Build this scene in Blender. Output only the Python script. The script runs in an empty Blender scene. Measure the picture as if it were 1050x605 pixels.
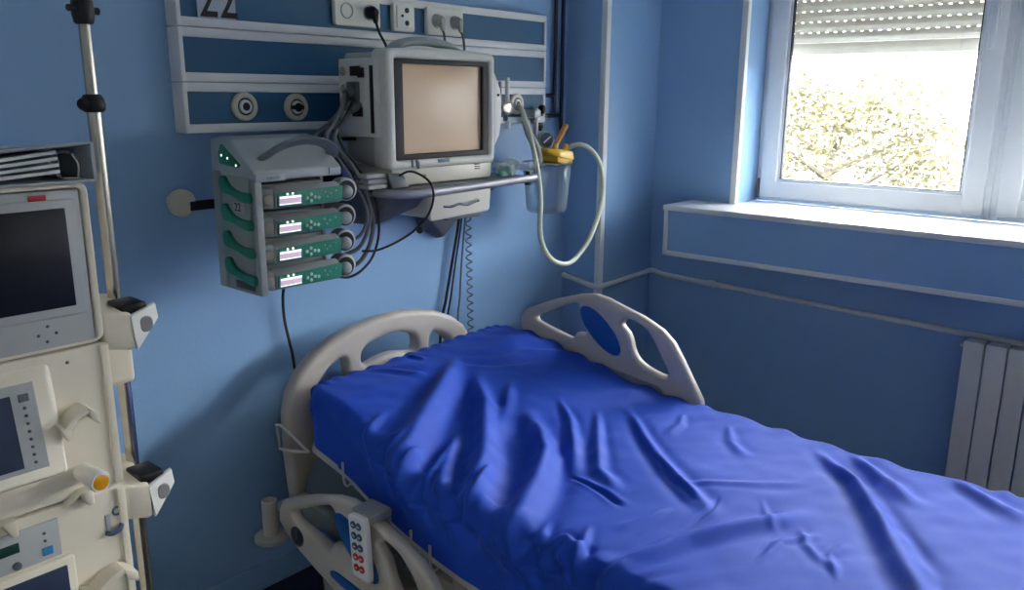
import bpy, bmesh, math, random
import numpy as np
from mathutils import Vector, Matrix
random.seed(7)
S = bpy.context.scene
C = S.collection
V = Vector
PI = math.pi


# ------------------------------------------------------------------ materials
def lin(h):
    r = []
    for c in h:
        c /= 255.0
        r.append(c / 12.92 if c <= .04045 else ((c + .055) / 1.055) ** 2.4)
    return (*r, 1)


def mat(name, rgb, rough=.5, metal=0.0, var=.05, scale=30, bump=0.0, bscale=200, spec=.5, emit=None, estr=1.0, sheen=0.0):
    m = bpy.data.materials.new(name)
    m.use_nodes = True
    nt = m.node_tree
    b = nt.nodes['Principled BSDF']
    b.inputs['Roughness'].default_value = rough
    b.inputs['Metallic'].default_value = metal
    b.inputs['Specular IOR Level'].default_value = spec
    if sheen:
        b.inputs['Sheen Weight'].default_value = sheen
        b.inputs['Sheen Roughness'].default_value = .4
    col = lin(rgb)
    tc = nt.nodes.new('ShaderNodeTexCoord')
    nz = nt.nodes.new('ShaderNodeTexNoise')
    nz.inputs['Scale'].default_value = scale
    nz.inputs['Detail'].default_value = 4
    nt.links.new(tc.outputs['Object'], nz.inputs['Vector'])
    mx = nt.nodes.new('ShaderNodeMix')
    mx.data_type = 'RGBA'
    mx.inputs[6].default_value = tuple(c * (1 - var) for c in col[:3]) + (1,)
    mx.inputs[7].default_value = tuple(min(1, c * (1 + var)) for c in col[:3]) + (1,)
    nt.links.new(nz.outputs['Fac'], mx.inputs[0])
    nt.links.new(mx.outputs[2], b.inputs['Base Color'])
    if bump:
        n2 = nt.nodes.new('ShaderNodeTexNoise')
        n2.inputs['Scale'].default_value = bscale
        n2.inputs['Detail'].default_value = 5
        nt.links.new(tc.outputs['Object'], n2.inputs['Vector'])
        bp = nt.nodes.new('ShaderNodeBump')
        bp.inputs['Strength'].default_value = bump
        bp.inputs['Distance'].default_value = .01
        nt.links.new(n2.outputs['Fac'], bp.inputs['Height'])
        nt.links.new(bp.outputs['Normal'], b.inputs['Normal'])
    if emit:
        b.inputs['Emission Color'].default_value = lin(emit)
        b.inputs['Emission Strength'].default_value = estr
    return m


def glass(name, tint=(1, 1, 1), gloss=.06, rough=.02, alpha=1.0, body=(255, 255, 255)):
    m = bpy.data.materials.new(name)
    m.use_nodes = True
    nt = m.node_tree
    nt.nodes.remove(nt.nodes['Principled BSDF'])
    out = nt.nodes['Material Output']
    t = nt.nodes.new('ShaderNodeBsdfTransparent')
    t.inputs[0].default_value = (*tint, 1)
    g = nt.nodes.new('ShaderNodeBsdfGlossy')
    g.inputs['Roughness'].default_value = rough
    mx = nt.nodes.new('ShaderNodeMixShader')
    lw = nt.nodes.new('ShaderNodeLayerWeight')
    lw.inputs[0].default_value = .25
    mul = nt.nodes.new('ShaderNodeMath')
    mul.operation = 'MULTIPLY_ADD'
    mul.inputs[1].default_value = .5
    mul.inputs[2].default_value = gloss
    nt.links.new(lw.outputs['Fresnel'], mul.inputs[0])
    nt.links.new(mul.outputs[0], mx.inputs[0])
    nt.links.new(t.outputs[0], mx.inputs[1])
    nt.links.new(g.outputs[0], mx.inputs[2])
    last = mx
    if alpha < 1:
        d = nt.nodes.new('ShaderNodeBsdfDiffuse')
        d.inputs[0].default_value = lin(body)
        m2 = nt.nodes.new('ShaderNodeMixShader')
        m2.inputs[0].default_value = 1 - alpha
        nt.links.new(mx.outputs[0], m2.inputs[1])
        nt.links.new(d.outputs[0], m2.inputs[2])
        last = m2
    nt.links.new(last.outputs[0], out.inputs[0])
    return m


M = dict(
    wall=mat('blue_wall_paint', (142, 180, 222), .42, var=.05, scale=3, bump=.06, bscale=90),
    ceil=mat('ceiling_paint', (242, 242, 240), .8, var=.03, scale=3),
    floor=mat('navy_linoleum', (38, 43, 72), .35, var=.2, scale=25),
    trim=mat('white_trim', (232, 233, 234), .4, var=.03),
    sill=mat('sill_board', (228, 230, 232), .35, var=.03, scale=10),
    upvc=mat('window_plastic', (222, 226, 232), .35, var=.02),
    seal=mat('dark_seal', (52, 54, 58), .6),
    shutter=mat('shutter_slat', (214, 212, 204), .5, var=.04),
    rad=mat('radiator_enamel', (224, 220, 218), .4, var=.03),
    frame=mat('panel_frame_white', (232, 233, 236), .35, var=.03),
    pblue=mat('panel_blue', (36, 94, 134), .5, var=.06, scale=6),
    white=mat('white_plastic', (236, 234, 228), .4, var=.02),
    cream=mat('cream_plastic', (214, 210, 196), .42, var=.03),
    mon=mat('monitor_plastic', (224, 222, 214), .45, var=.03),
    monside=mat('monitor_back_plastic', (178, 180, 176), .5, var=.03),
    bezel=mat('bezel_grey', (54, 52, 54), .55, spec=.3),
    screen=mat('pale_screen', (222, 186, 146), .22, var=.04, scale=4, spec=.6),
    dark=mat('dark_plastic', (26, 28, 34), .35),
    black=mat('black_rubber', (14, 15, 18), .45),
    shelf=mat('shelf_grey', (96, 100, 108), .4, var=.06),
    shelfdark=mat('shelf_bracket_grey', (98, 102, 110), .45, var=.06),
    steel=mat('steel', (196, 194, 190), .22, metal=1.0, var=.05, scale=60),
    chrome=mat('chrome', (186, 180, 170), .24, metal=1.0, var=.03),
    alu=mat('aluminium', (160, 160, 166), .45, metal=.5, var=.04),
    pump=mat('pump_grey', (150, 156, 156), .45, var=.04),
    pumplid=mat('pump_lid_grey', (166, 172, 174), .42, var=.04),
    pumpdk=mat('pump_dark_grey', (96, 104, 108), .45, var=.05),
    green=mat('pump_green', (22, 128, 104), .4, var=.06),
    lcd=mat('lit_display', (190, 168, 186), .3, emit=(214, 190, 210), estr=.22),
    lcdw=mat('lit_display_line', (240, 240, 248), .3, emit=(240, 240, 250), estr=.42),
    led=mat('lit_led', (230, 240, 220), .3, emit=(225, 240, 215), estr=.6),
    btn=mat('pale_button', (168, 206, 190), .4),
    drum=mat('drum_grey', (186, 187, 184), .5, var=.05),
    cable=mat('grey_cable', (104, 108, 112), .5),
    cabledk=mat('dark_cable', (28, 30, 38), .5),
    hose=mat('milky_hose', (206, 212, 194), .32, var=.04),
    hosegrey=mat('grey_sleeve', (150, 150, 140), .5),
    yellow=mat('yellow_lid', (226, 178, 34), .38, var=.06),
    orange=mat('orange_tube', (206, 138, 60), .4),
    orangecap=mat('orange_cap', (238, 164, 20), .4),
    jar=glass('clear_jar', (.86, .92, .96), .08, .05, .86, (190, 205, 215)),
    bag=glass('clear_bag', (.9, .97, .95), .22, .12, .72, (205, 225, 220)),
    bagcont=mat('green_bag_contents', (88, 158, 138), .5, var=.2, scale=40),
    pane=glass('window_glass', (.985, .99, .99), .02, .0),
    bed=mat('bed_plastic', (190, 182, 172), .42, var=.03),
    bedpanel=mat('bed_blue_panel', (14, 84, 158), .4, var=.05),
    bedlight=mat('bed_recess_plate', (150, 150, 152), .45),
    steelpaint=mat('bed_painted_steel', (168, 162, 150), .45, var=.05),
    wire=mat('bed_wire', (206, 202, 194), .4),
    sheet=mat('blue_sheet', (26, 74, 188), .66, spec=.28, var=.06, scale=18, bump=.12, bscale=420, sheen=.04),
    mattress=mat('navy_mattress_cover', (22, 34, 112), .6, var=.06),
    navy=mat('navy_cuff', (22, 34, 104), .7, var=.12, bump=.2),
    dial=mat('machine_white', (236, 226, 206), .42, var=.03, scale=12),
    dialgrey=mat('machine_grey_panel', (178, 180, 180), .42, var=.03),
    dialdk=mat('machine_dark_screen', (12, 18, 32), .4, spec=.35),
    dialscr=mat('machine_blue_screen', (44, 56, 82), .4, spec=.4),
    red=mat('red_lamp_cover', (190, 40, 56), .4),
    dgreen=mat('dark_green_key', (12, 62, 56), .4),
    blue=mat('blue_key', (50, 130, 190), .4),
    keygrey=mat('grey_key', (92, 98, 106), .4),
    keyblue=mat('slate_key', (78, 98, 132), .4),
    keyred=mat('red_key', (200, 50, 50), .4),
    binder=mat('grey_binder', (166, 172, 178), .5, var=.05),
    binderin=mat('binder_inside', (66, 74, 90), .6, var=.1),
    paper=mat('paper', (222, 224, 226), .8, var=.03),
    ink=mat('black_ink', (24, 22, 34), .6),
    sign=mat('sign_card', (172, 180, 196), .6, var=.03),
    gauge=mat('gauge_face', (60, 76, 110), .3),
    gas=mat('gas_outlet_cream', (206, 202, 186), .4),
    pipe=mat('dark_pipe_paint', (20, 30, 66), .4),
    leaf=mat('leaf', (80, 75, 54), .6, var=.35, scale=3),
    bark=mat('bark', (84, 78, 66), .9, var=.3),
    ground=mat('outdoor_ground', (84, 88, 74), .9, var=.2, scale=2),
)


def translucent(m, k, rgb):
    nt = m.node_tree
    t = nt.nodes.new('ShaderNodeBsdfTranslucent')
    t.inputs[0].default_value = lin(rgb)
    x = nt.nodes.new('ShaderNodeMixShader')
    x.inputs[0].default_value = k
    nt.links.new(nt.nodes['Principled BSDF'].outputs[0], x.inputs[1])
    nt.links.new(t.outputs[0], x.inputs[2])
    nt.links.new(x.outputs[0], nt.nodes['Material Output'].inputs[0])


translucent(M['shutter'], .16, (200, 196, 188))
translucent(M['leaf'], .15, (90, 86, 50))


# ------------------------------------------------------------------ mesh helpers
def new():
    return bmesh.new()


def rbox(bm, lo, hi, r=.003, seg=2, mtx=None):
    t = bmesh.new()
    lo, hi = V(lo), V(hi)
    lo, hi = V([min(a, b) for a, b in zip(lo, hi)]), V([max(a, b) for a, b in zip(lo, hi)])
    bmesh.ops.create_cube(t, size=1)
    for v in t.verts:
        v.co = V([lo[i] + (v.co[i] + .5) * (hi[i] - lo[i]) for i in range(3)])
    r = min(r, .49 * min(hi - lo))
    if r > 0:
        bmesh.ops.bevel(t, geom=t.edges[:], offset=r, segments=seg, profile=.5, affect='EDGES')
    join(bm, t, mtx)


def join(bm, t, mtx=None):
    if mtx is not None:
        bmesh.ops.transform(t, matrix=mtx, verts=t.verts[:])
    me = bpy.data.meshes.new('tmp')
    t.to_mesh(me)
    t.free()
    bm.from_mesh(me)
    bpy.data.meshes.remove(me)


def hull(bm, pts, r=0.0, seg=2):
    t = bmesh.new()
    for p in pts:
        t.verts.new(p)
    bmesh.ops.convex_hull(t, input=t.verts[:])
    bmesh.ops.dissolve_limit(t, angle_limit=.02, verts=t.verts[:], edges=t.edges[:])
    bmesh.ops.recalc_face_normals(t, faces=t.faces[:])
    if r:
        bmesh.ops.bevel(t, geom=t.edges[:], offset=r, segments=seg, profile=.5, affect='EDGES', clamp_overlap=True)
    join(bm, t)


def smooth_pts(pts, n=6):
    pts = [V(p) for p in pts]
    if len(pts) < 3:
        return pts
    P = [pts[0] * 2 - pts[1]] + pts + [pts[-1] * 2 - pts[-2]]
    out = []
    for i in range(1, len(P) - 2):
        a, b, c, d = P[i - 1:i + 3]
        for k in range(n):
            t = k / n
            out.append(.5 * ((2 * b) + (c - a) * t + (2 * a - 5 * b + 4 * c - d) * t * t + (3 * b - a - 3 * c + d) * t ** 3))
    out.append(pts[-1])
    return out


def tube(bm, pts, r, seg=10, n=6, smooth=True, rx=None, up=None):
    pts = smooth_pts(pts, n) if smooth else [V(p) for p in pts]
    rad = r if callable(r) else (lambda t: r)
    N = len(pts)
    tan = [(pts[min(i + 1, N - 1)] - pts[max(i - 1, 0)]).normalized() for i in range(N)]
    a = V(up) if up else (V((0, 0, 1)) if abs(tan[0].z) < .9 else V((1, 0, 0)))
    a = (a - tan[0] * a.dot(tan[0])).normalized()
    rings = []
    for i in range(N):
        a = (a - tan[i] * a.dot(tan[i]))
        a = a.normalized() if a.length > 1e-6 else tan[i].orthogonal().normalized()
        b = tan[i].cross(a)
        q = rad(i / max(1, N - 1))
        rings.append([bm.verts.new(pts[i] + a * math.cos(2 * PI * k / seg) * q + b * math.sin(2 * PI * k / seg) * (q if rx is None else rx)) for k in range(seg)])
    for i in range(N - 1):
        for k in range(seg):
            bm.faces.new((rings[i][k], rings[i][(k + 1) % seg], rings[i + 1][(k + 1) % seg], rings[i + 1][k]))
    bm.faces.new(rings[0][::-1])
    bm.faces.new(rings[-1])


def lathe(bm, p0, axis, prof, seg=28):
    """prof: (distance along axis, radius) pairs"""
    axis = V(axis).normalized()
    a = axis.orthogonal().normalized()
    b = axis.cross(a)
    p0 = V(p0)
    rings = []
    for d, r in prof:
        r = max(r, 1e-5)
        rings.append([bm.verts.new(p0 + axis * d + (a * math.cos(2 * PI * k / seg) + b * math.sin(2 * PI * k / seg)) * r) for k in range(seg)])
    for i in range(len(rings) - 1):
        for k in range(seg):
            bm.faces.new((rings[i][k], rings[i][(k + 1) % seg], rings[i + 1][(k + 1) % seg], rings[i + 1][k]))
    bm.faces.new(rings[0][::-1])
    bm.faces.new(rings[-1])


def cyl(bm, p0, p1, r, r1=None, bev=.0015, seg=24):
    p0, p1 = V(p0), V(p1)
    L = (p1 - p0).length
    r1 = r if r1 is None else r1
    b = min(bev, L * .4, r * .5, r1 * .5)
    lathe(bm, p0, p1 - p0, [(0, r - b), (b, r), (L - b, r1), (L, r1 - b)], seg)


def plate(bm, outline, holes, thick, bev, frame, res=3):
    """flat plate with holes; outline/holes: 2D point lists (smoothed when given as ('s', pts)); frame: 4x4 (local x,y in the plane)"""
    cu = bpy.data.curves.new('tmp', 'CURVE')
    cu.dimensions = '2D'
    cu.fill_mode = 'BOTH'
    cu.extrude = max(1e-4, thick / 2 - bev)
    cu.bevel_depth = bev
    cu.bevel_resolution = res
    cu.offset = -bev
    for k, o in enumerate([outline] + list(holes)):
        pts = o
        if o[0] == 's':
            q = [V((*p, 0)) for p in o[1]]
            n = len(q)
            pts = []
            for i in range(n):
                a, b, c, d = q[i - 1], q[i], q[(i + 1) % n], q[(i + 2) % n]
                for s in range(6):
                    t = s / 6
                    pts.append((.5 * ((2 * b) + (c - a) * t + (2 * a - 5 * b + 4 * c - d) * t * t + (3 * b - a - 3 * c + d) * t ** 3))[:2])
        area = sum(pts[i - 1][0] * pts[i][1] - pts[i][0] * pts[i - 1][1] for i in range(len(pts)))
        if area > 0:
            pts = pts[::-1]
        if k:
            pts = pts[::-1]
        sp = cu.splines.new('POLY')
        sp.points.add(len(pts) - 1)
        for p, c in zip(sp.points, pts):
            p.co = (c[0], c[1], 0, 1)
        sp.use_cyclic_u = True
    ob = bpy.data.objects.new('tmp', cu)
    C.objects.link(ob)
    dg = bpy.context.evaluated_depsgraph_get()
    me = bpy.data.meshes.new_from_object(ob.evaluated_get(dg))
    t = bmesh.new()
    t.from_mesh(me)
    bmesh.ops.remove_doubles(t, verts=t.verts[:], dist=1e-5)
    bpy.data.objects.remove(ob)
    bpy.data.curves.remove(cu)
    bpy.data.meshes.remove(me)
    join(bm, t, frame)


def text(bm, s, height, frame, thick=.0006, align='LEFT', xs=1.0):
    cu = bpy.data.curves.new('tmp', 'FONT')
    cu.body = s
    cu.size = height / .73
    cu.extrude = thick
    cu.align_x = align
    ob = bpy.data.objects.new('tmp', cu)
    C.objects.link(ob)
    dg = bpy.context.evaluated_depsgraph_get()
    me = bpy.data.meshes.new_from_object(ob.evaluated_get(dg))
    t = bmesh.new()
    t.from_mesh(me)
    bmesh.ops.scale(t, vec=(xs, 1, 1), verts=t.verts[:])
    bpy.data.objects.remove(ob)
    bpy.data.curves.remove(cu)
    bpy.data.meshes.remove(me)
    join(bm, t, frame)


def rrect(x0, y0, x1, y1, r, n=5):
    o = []
    for cx, cy, a in ((x1 - r, y1 - r, 0), (x0 + r, y1 - r, 90), (x0 + r, y0 + r, 180), (x1 - r, y0 + r, 270)):
        for k in range(n + 1):
            t = math.radians(a + 90 * k / n)
            o.append((cx + r * math.cos(t), cy + r * math.sin(t)))
    return o


def roundpoly(pts, r, n=5):
    """2D polygon with rounded corners; r a number or list"""
    out = []
    N = len(pts)
    for i in range(N):
        a, b, c = V(pts[i - 1]), V(pts[i]), V(pts[(i + 1) % N])
        q = r[i] if isinstance(r, (list, tuple)) else r
        u, w = (a - b), (c - b)
        q = min(q, u.length * .48, w.length * .48)
        p, s = b + u.normalized() * q, b + w.normalized() * q
        for k in range(n + 1):
            t = k / n
            out.append(tuple(p * (1 - t) ** 2 + b * 2 * t * (1 - t) + s * t * t))
    return out


def XZ(y):   # plate frame: local (x, y) -> world (x, z) at world y, facing -y
    return Matrix(((1, 0, 0, 0), (0, 0, -1, y), (0, 1, 0, 0), (0, 0, 0, 1)))


def YZ(x):   # local (x, y) -> world (y, z) at world x
    return Matrix(((0, 0, 1, x), (1, 0, 0, 0), (0, 1, 0, 0), (0, 0, 0, 1)))


def mpos(p):
    t = V((0, 0, 0))
    while p is not None:
        t += p.location
        p = p.parent
    return t


def obj(name, bm, m, parent=None, angle=40, label=None):
    bmesh.ops.recalc_face_normals(bm, faces=bm.faces[:])
    if parent is None:
        lo = V([min(v.co[i] for v in bm.verts) for i in range(3)])
        hi = V([max(v.co[i] for v in bm.verts) for i in range(3)])
        org = V(((lo.x + hi.x) / 2, (lo.y + hi.y) / 2, lo.z))
    else:
        org = mpos(parent)
    bmesh.ops.translate(bm, vec=-org, verts=bm.verts[:])
    me = bpy.data.meshes.new(name)
    bm.to_mesh(me)
    bm.free()
    me.materials.append(M[m] if isinstance(m, str) else m)
    for p in me.polygons:
        p.use_smooth = True
    me.set_sharp_from_angle(angle=math.radians(angle))
    o = bpy.data.objects.new(name, me)
    C.objects.link(o)
    if parent is None:
        o.location = org
    else:
        o.parent = parent
    if label:
        o['label'] = label
    return o


def tag(o, label, cat, group=None, kind=None):
    o['label'] = label
    o['category'] = cat
    if group:
        o['group'] = group
    if kind:
        o['kind'] = kind
    return o


def thing(name, label, cat, loc, group=None):
    o = bpy.data.objects.new(name, None)
    o.empty_display_size = .1
    C.objects.link(o)
    o.location = loc
    return tag(o, label, cat, group)


def struct(name, bm, m, label=None, parent=None, angle=40):
    o = obj(name, bm, m, parent, angle)
    if parent is None:
        o['kind'] = 'structure'
        if label:
            o['label'] = label
    return o


def one(name, m, fn, parent=None, label=None, angle=40):
    b = new()
    fn(b)
    return obj(name, b, m, parent, angle, label)


# ------------------------------------------------------------------ room shell
XL, YF, ZC = -4.2, -8.6, 2.95          # left wall, front wall, ceiling
WY0, WY1 = -.61, -3.62                 # window opening along the right wall
WZ0, WZ1 = 1.146, 2.62
PX, PY = -.422, -.20                   # corner pier

b = new(); rbox(b, (XL - .15, YF - .15, -.12), (.35, .15, 0), 0); struct('floor', b, 'floor', 'dark navy floor of the ward')
b = new(); rbox(b, (XL - .15, YF - .15, ZC), (.35, .15, ZC + .12), 0); struct('ceiling', b, 'ceil', 'pale ceiling')
b = new(); rbox(b, (XL - .15, 0, 0), (.35, .15, ZC), 0); struct('wall_back', b, 'wall', 'blue wall behind the bed')
b = new(); rbox(b, (PX, PY, 0), (0, .002, ZC), .004); struct('wall_corner', b, 'wall', 'blue pier boxed out in the corner of the room')
b = new()
rbox(b, (0, YF, 0), (.34, 0, WZ0 - .02), 0)
rbox(b, (0, YF, WZ1), (.34, 0, ZC), 0)
rbox(b, (0, WY0, WZ0 - .02), (.34, 0, WZ1), 0)
rbox(b, (0, YF, WZ0 - .02), (.34, -7.45, WZ1), 0)
rbox(b, (0, -4.45, WZ0 - .02), (.34, WY1, WZ1), 0)
struct('wall_right', b, 'wall', 'blue wall around the window')
b = new(); rbox(b, (XL - .15, YF, 0), (XL, 0, ZC), 0); struct('wall_left', b, 'ceil', 'pale wall on the left')
b = new(); rbox(b, (XL - .15, YF - .15, 0), (.34, YF, ZC), 0); struct('wall_front', b, 'ceil', 'pale wall behind the viewer')

# parapet box under the window with its white edging and sill board
b = new(); rbox(b, (-.232, -8.55, .935), (0, -.41, 1.126), .002); struct('wall_ledge', b, 'wall', 'blue boxed ledge under the window')
b = new()
rbox(b, (-.240, -8.55, .929), (-.226, -.404, .949), .002)
rbox(b, (-.240, -.424, .929), (-.226, -.404, 1.13), .002)
rbox(b, (-.226, -.412, .929), (0, -.404, .949), .002)
struct('trim_1', b, 'trim', 'white edging strip round the blue ledge')
b = new(); rbox(b, (-.245, -8.57, 1.124), (.2, -.400, 1.146), .003)
sill = struct('window_sill', b, 'sill', 'white window sill board')
b = new()
rbox(b, (-.006, WY0 - .006, WZ0), (.022, WY0 + .022, WZ1 + .02), .002)
struct('trim_2', b, 'trim', 'white corner guard at the left window reveal')
b = new()
rbox(b, (PX - .006, PY - .006, .1), (PX + .024, PY + .022, ZC), .002)
struct('trim_3', b, 'trim', 'white corner guard down the edge of the blue pier')
b = new()
rbox(b, (XL, -.014, 0), (PX - .001, -.0005, .09), .003)
struct('baseboard_back', b, 'wall')
b = new(); rbox(b, (-.014, YF, 0), (-.0005, PY, .09), .003); struct('baseboard_right', b, 'wall')

# wall conduit running round the pier and on to the radiator
b = new()
tube(b, [(-.433, -.012, .812), (-.436, -.06, .806), (-.437, -.19, .785), (-.432, -.212, .785), (-.40, -.216, .788), (-.2, -.214, .79), (-.06, -.213, .795), (-.028, -.214, .797),
         (-.016, -.24, .797), (-.014, -.32, .785), (-.014, -.7, .775), (-.014, -1.3, .757), (-.014, -1.9, .745)], .012, 10, 4)
tube(b, [(-.014, -.52, .781), (-.014, -.55, .780)], .016, 10, smooth=False)
tag(obj('cable_conduit', b, 'trim'), 'thin painted conduit running round the blue pier towards the radiator', 'conduit')


# ------------------------------------------------------------------ windows
def window(name, y0, y1, label, handle=True):
    """fixed frame section between y0 (left, larger) and y1 with one sash"""
    r = bpy.data.objects.new(name, None)
    C.objects.link(r)
    r.location = (.2, (y0 + y1) / 2, WZ0)
    r['kind'] = 'structure'
    r['label'] = label
    fz0, fz1 = WZ0, WZ1
    b = new()
    fw = .03
    rbox(b, (.205, y0, fz0), (.27, y0 - fw, fz1), .003)
    rbox(b, (.205, y1 + fw, fz0), (.27, y1, fz1), .003)
    rbox(b, (.205, y0 - fw, fz0), (.27, y1 + fw, fz0 + .024), .003)
    rbox(b, (.205, y0 - fw, fz1 - .03), (.27, y1 + fw, fz1), .003)
    obj('window_frame', b, 'upvc', r)
    # sash
    s0, s1, z0, z1, w = y0 - .022, y1 + .022, fz0 + .016, fz1 - .02, .074
    b = new()
    rbox(b, (.188, s0, z0), (.25, s0 - w, z1), .006, 3)
    rbox(b, (.188, s1 + w, z0), (.25, s1, z1), .006, 3)
    rbox(b, (.188, s0 - w + .004, z0), (.25, s1 + w - .004, z0 + w), .006, 3)
    rbox(b, (.188, s0 - w + .004, z1 - w), (.25, s1 + w - .004, z1), .006, 3)
    # bevelled glazing bead
    g0, g1, gz0, gz1 = s0 - w, s1 + w, z0 + w, z1 - w
    for lo, hi in (((.198, g0 + .001, gz0), (.225, g0 - .012, gz1)), ((.198, g1 + .012, gz0), (.225, g1 - .001, gz1)),
                   ((.198, g0, gz0 - .001), (.225, g1, gz0 + .012)), ((.198, g0, gz1 - .012), (.225, g1, gz1 + .001))):
        rbox(b, lo, hi, .004)
    sa = obj('sash', b, 'upvc', r)
    b = new()
    for lo, hi in (((.2, g0 - .012, gz0 + .012), (.222, g0 - .016, gz1 - .012)), ((.2, g1 + .016, gz0 + .012), (.222, g1 + .012, gz1 - .012)),
                   ((.2, g0 - .012, gz0 + .012), (.222, g1 + .012, gz0 + .0145))):
        rbox(b, lo, hi, .0005)
    obj('glazing_seal', b, 'seal', sa)
    b = new()
    rbox(b, (.210, g0 - .010, gz0 + .010), (.214, g1 + .010, gz1 - .010), 0)
    obj('glass_pane', b, 'pane', sa)
    b = new()
    if y0 > -.7:
      rbox(b, (.19, y0 - .008, fz0 + .012), (.204, y0 - .022, fz0 + .10), .003)
      obj('hinge_cover', b, 'shelf', r, label='dark hinge cover at the lower corner')
    if handle:
        b = new()
        hy = s1 + .04
        rbox(b, (.176, hy - .014, 1.87), (.19, hy + .014, 1.95), .004)
        rbox(b, (.150, hy - .010, 1.915), (.18, hy + .010, 1.935), .004)
        rbox(b, (.146, hy - .011, 1.775), (.160, hy + .011, 1.938), .005)
        obj('window_handle', b, 'upvc', sa)
    return r


window('window_1', -.612, -1.552, 'left casement window half covered by the roller shutter outside')
window('window_2', -1.552, -2.55, 'second casement window to the right of the shuttered one')
window('window_3', -2.55, -3.615, 'third casement window beyond the right edge of the photo')

window('window_4', -4.45, -5.45, 'unseen fourth casement window added along the same wall for daylight')  # this and the remaining windows are unseen, added for more frontal daylight

window("window_5", -5.45, -6.45, "unseen fifth casement window added along the same wall for daylight")
window("window_6", -6.45, -7.45, "unseen last casement window added along the same wall for daylight")

# roller shutter lowered to half height outside the first window
def roller_shutter(y0s, y1s, label):
    sh = thing('roller_shutter', label, 'shutter', (.31, (y0s + y1s) / 2, 1.777), 'roller shutters along the window wall')
    b = new()
    SP = .0435
    for k in range(19):
        z = 1.777 + .05 + k * SP
        hull(b, [(x, y, zz) for y in (y0s, y1s) for x, zz in ((.302, z), (.318, z), (.322, z + SP * .45), (.296, z + SP * .45), (.302, z + SP - .0035), (.316, z + SP - .0035))], .0015, 1)
        zz = z + SP - .0040
        n = 25
        for q in range(n + 1):      # bridges between the light slots
            yy = y0s + (y1s - y0s) * q / n
            rbox(b, (.305, yy - .0115, zz), (.313, yy + .0115, zz + .0048), 0)
    obj('slat_curtain', b, 'shutter', sh)
    b = new()
    rbox(b, (.3, y0s, 1.777), (.32, y1s, 1.826), .004)
    obj('bottom_bar', b, 'shutter', sh)
    for yy in (y0s, y1s):
        b = new(); rbox(b, (.285, yy - .013, WZ0), (.335, yy + .013, WZ1), .003); obj('guide_rail', b, 'seal', sh)


roller_shutter(-.63, -1.535, 'grey slatted roller shutter lowered half way outside the left window')
roller_shutter(-1.57, -2.53, 'roller shutter half lowered outside the second window, at the right edge')
roller_shutter(-2.57, -3.6, 'unseen half lowered roller shutter added outside the third window to limit its daylight')  # shutters from here on are unseen, added to keep the upper walls dark
roller_shutter(-4.47, -5.43, 'unseen half lowered roller shutter added outside the fourth window to limit its daylight')
roller_shutter(-5.47, -6.43, 'unseen half lowered roller shutter added outside the fifth window to limit its daylight')
roller_shutter(-6.47, -7.43, 'unseen half lowered roller shutter added outside the furthest window to limit its daylight')

# tree outside
tr = thing('tree', 'sunlit leafy tree standing outside the left window', 'tree', (7.2, 1.55, -3.3))
b = new()
tube(b, [(7.2, 1.55, -3.3), (7.22, 1.5, -2), (7.15, 1.55, -.7), (7.2, 1.6, .4), (7.25, 1.55, 1.5)], lambda t: .16 - .12 * t, 10)
for k in range(14):
    a = k * 2.4
    z = -.6 + k * .13
    tube(b, [(7.2, 1.55, z), (7.2 + .5 * math.cos(a), 1.55 + .5 * math.sin(a), z + .25), (7.2 + 1.05 * math.cos(a), 1.55 + 1.05 * math.sin(a), z + .55)], lambda t: .05 - .04 * t, 6)
obj('trunk', b, 'bark', tr)
b = new()
rng = random.Random(3)
for k in range(230):
    u, w = rng.uniform(0, 2 * PI), rng.uniform(-1, 1)
    rr = rng.uniform(.45, 1) ** .5
    q = math.sqrt(1 - w * w)
    c = V((7.2 + 1.35 * rr * q * math.cos(u), 1.55 + 1.55 * rr * q * math.sin(u), .55 + 1.35 * rr * w))
    for j in range(75):
        p = c + V((rng.gauss(0, .17), rng.gauss(0, .17), rng.gauss(0, .13)))
        s = rng.uniform(.025, .05)
        e = V((rng.gauss(0, 1), rng.gauss(0, 1), rng.gauss(0, .6))).normalized()
        f = e.orthogonal().normalized()
        f = (Matrix.Rotation(rng.uniform(0, 6), 3, e) @ f)
        vs = [b.verts.new(p + e * s), b.verts.new(p + f * s * .5), b.verts.new(p - e * s), b.verts.new(p - f * s * .5)]
        b.faces.new(vs)
obj('foliage', b, 'leaf', tr)
b = new(); rbox(b, (.5, -25, -3.5), (40, 30, -3.3), 0); struct('ground_outside', b, 'ground', 'ground outside far below the window')

# ------------------------------------------------------------------ radiator
rd = thing('radiator', 'white sectional radiator on the wall under the window', 'radiator', (-.09, -2.1, .10))
for k in range(14):
    y = -1.592 - k * .0715
    b = new()
    rbox(b, (-.125, y, .11), (-.110, y - .0665, .752), .003, 2)
    rbox(b, (-.112, y - .028, .11), (-.045, y - .040, .735), .004)
    rbox(b, (-.112, y - .001, .69), (-.045, y - .0655, .749), .004, 2)
    rbox(b, (-.112, y - .001, .11), (-.045, y - .0655, .17), .004, 2)
    obj('section', b, 'rad', rd)
b = new()
cyl(b, (-.08, -1.592, .725), (-.08, -1.574, .725), .009)
obj('vent_plug', b, 'rad', rd)
for y in (-1.8, -2.4):
    for z in (.66, .2):
        b = new(); cyl(b, (-.08, y, z), (0, y, z), .008); obj('wall_bracket', b, 'rad', rd)

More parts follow.
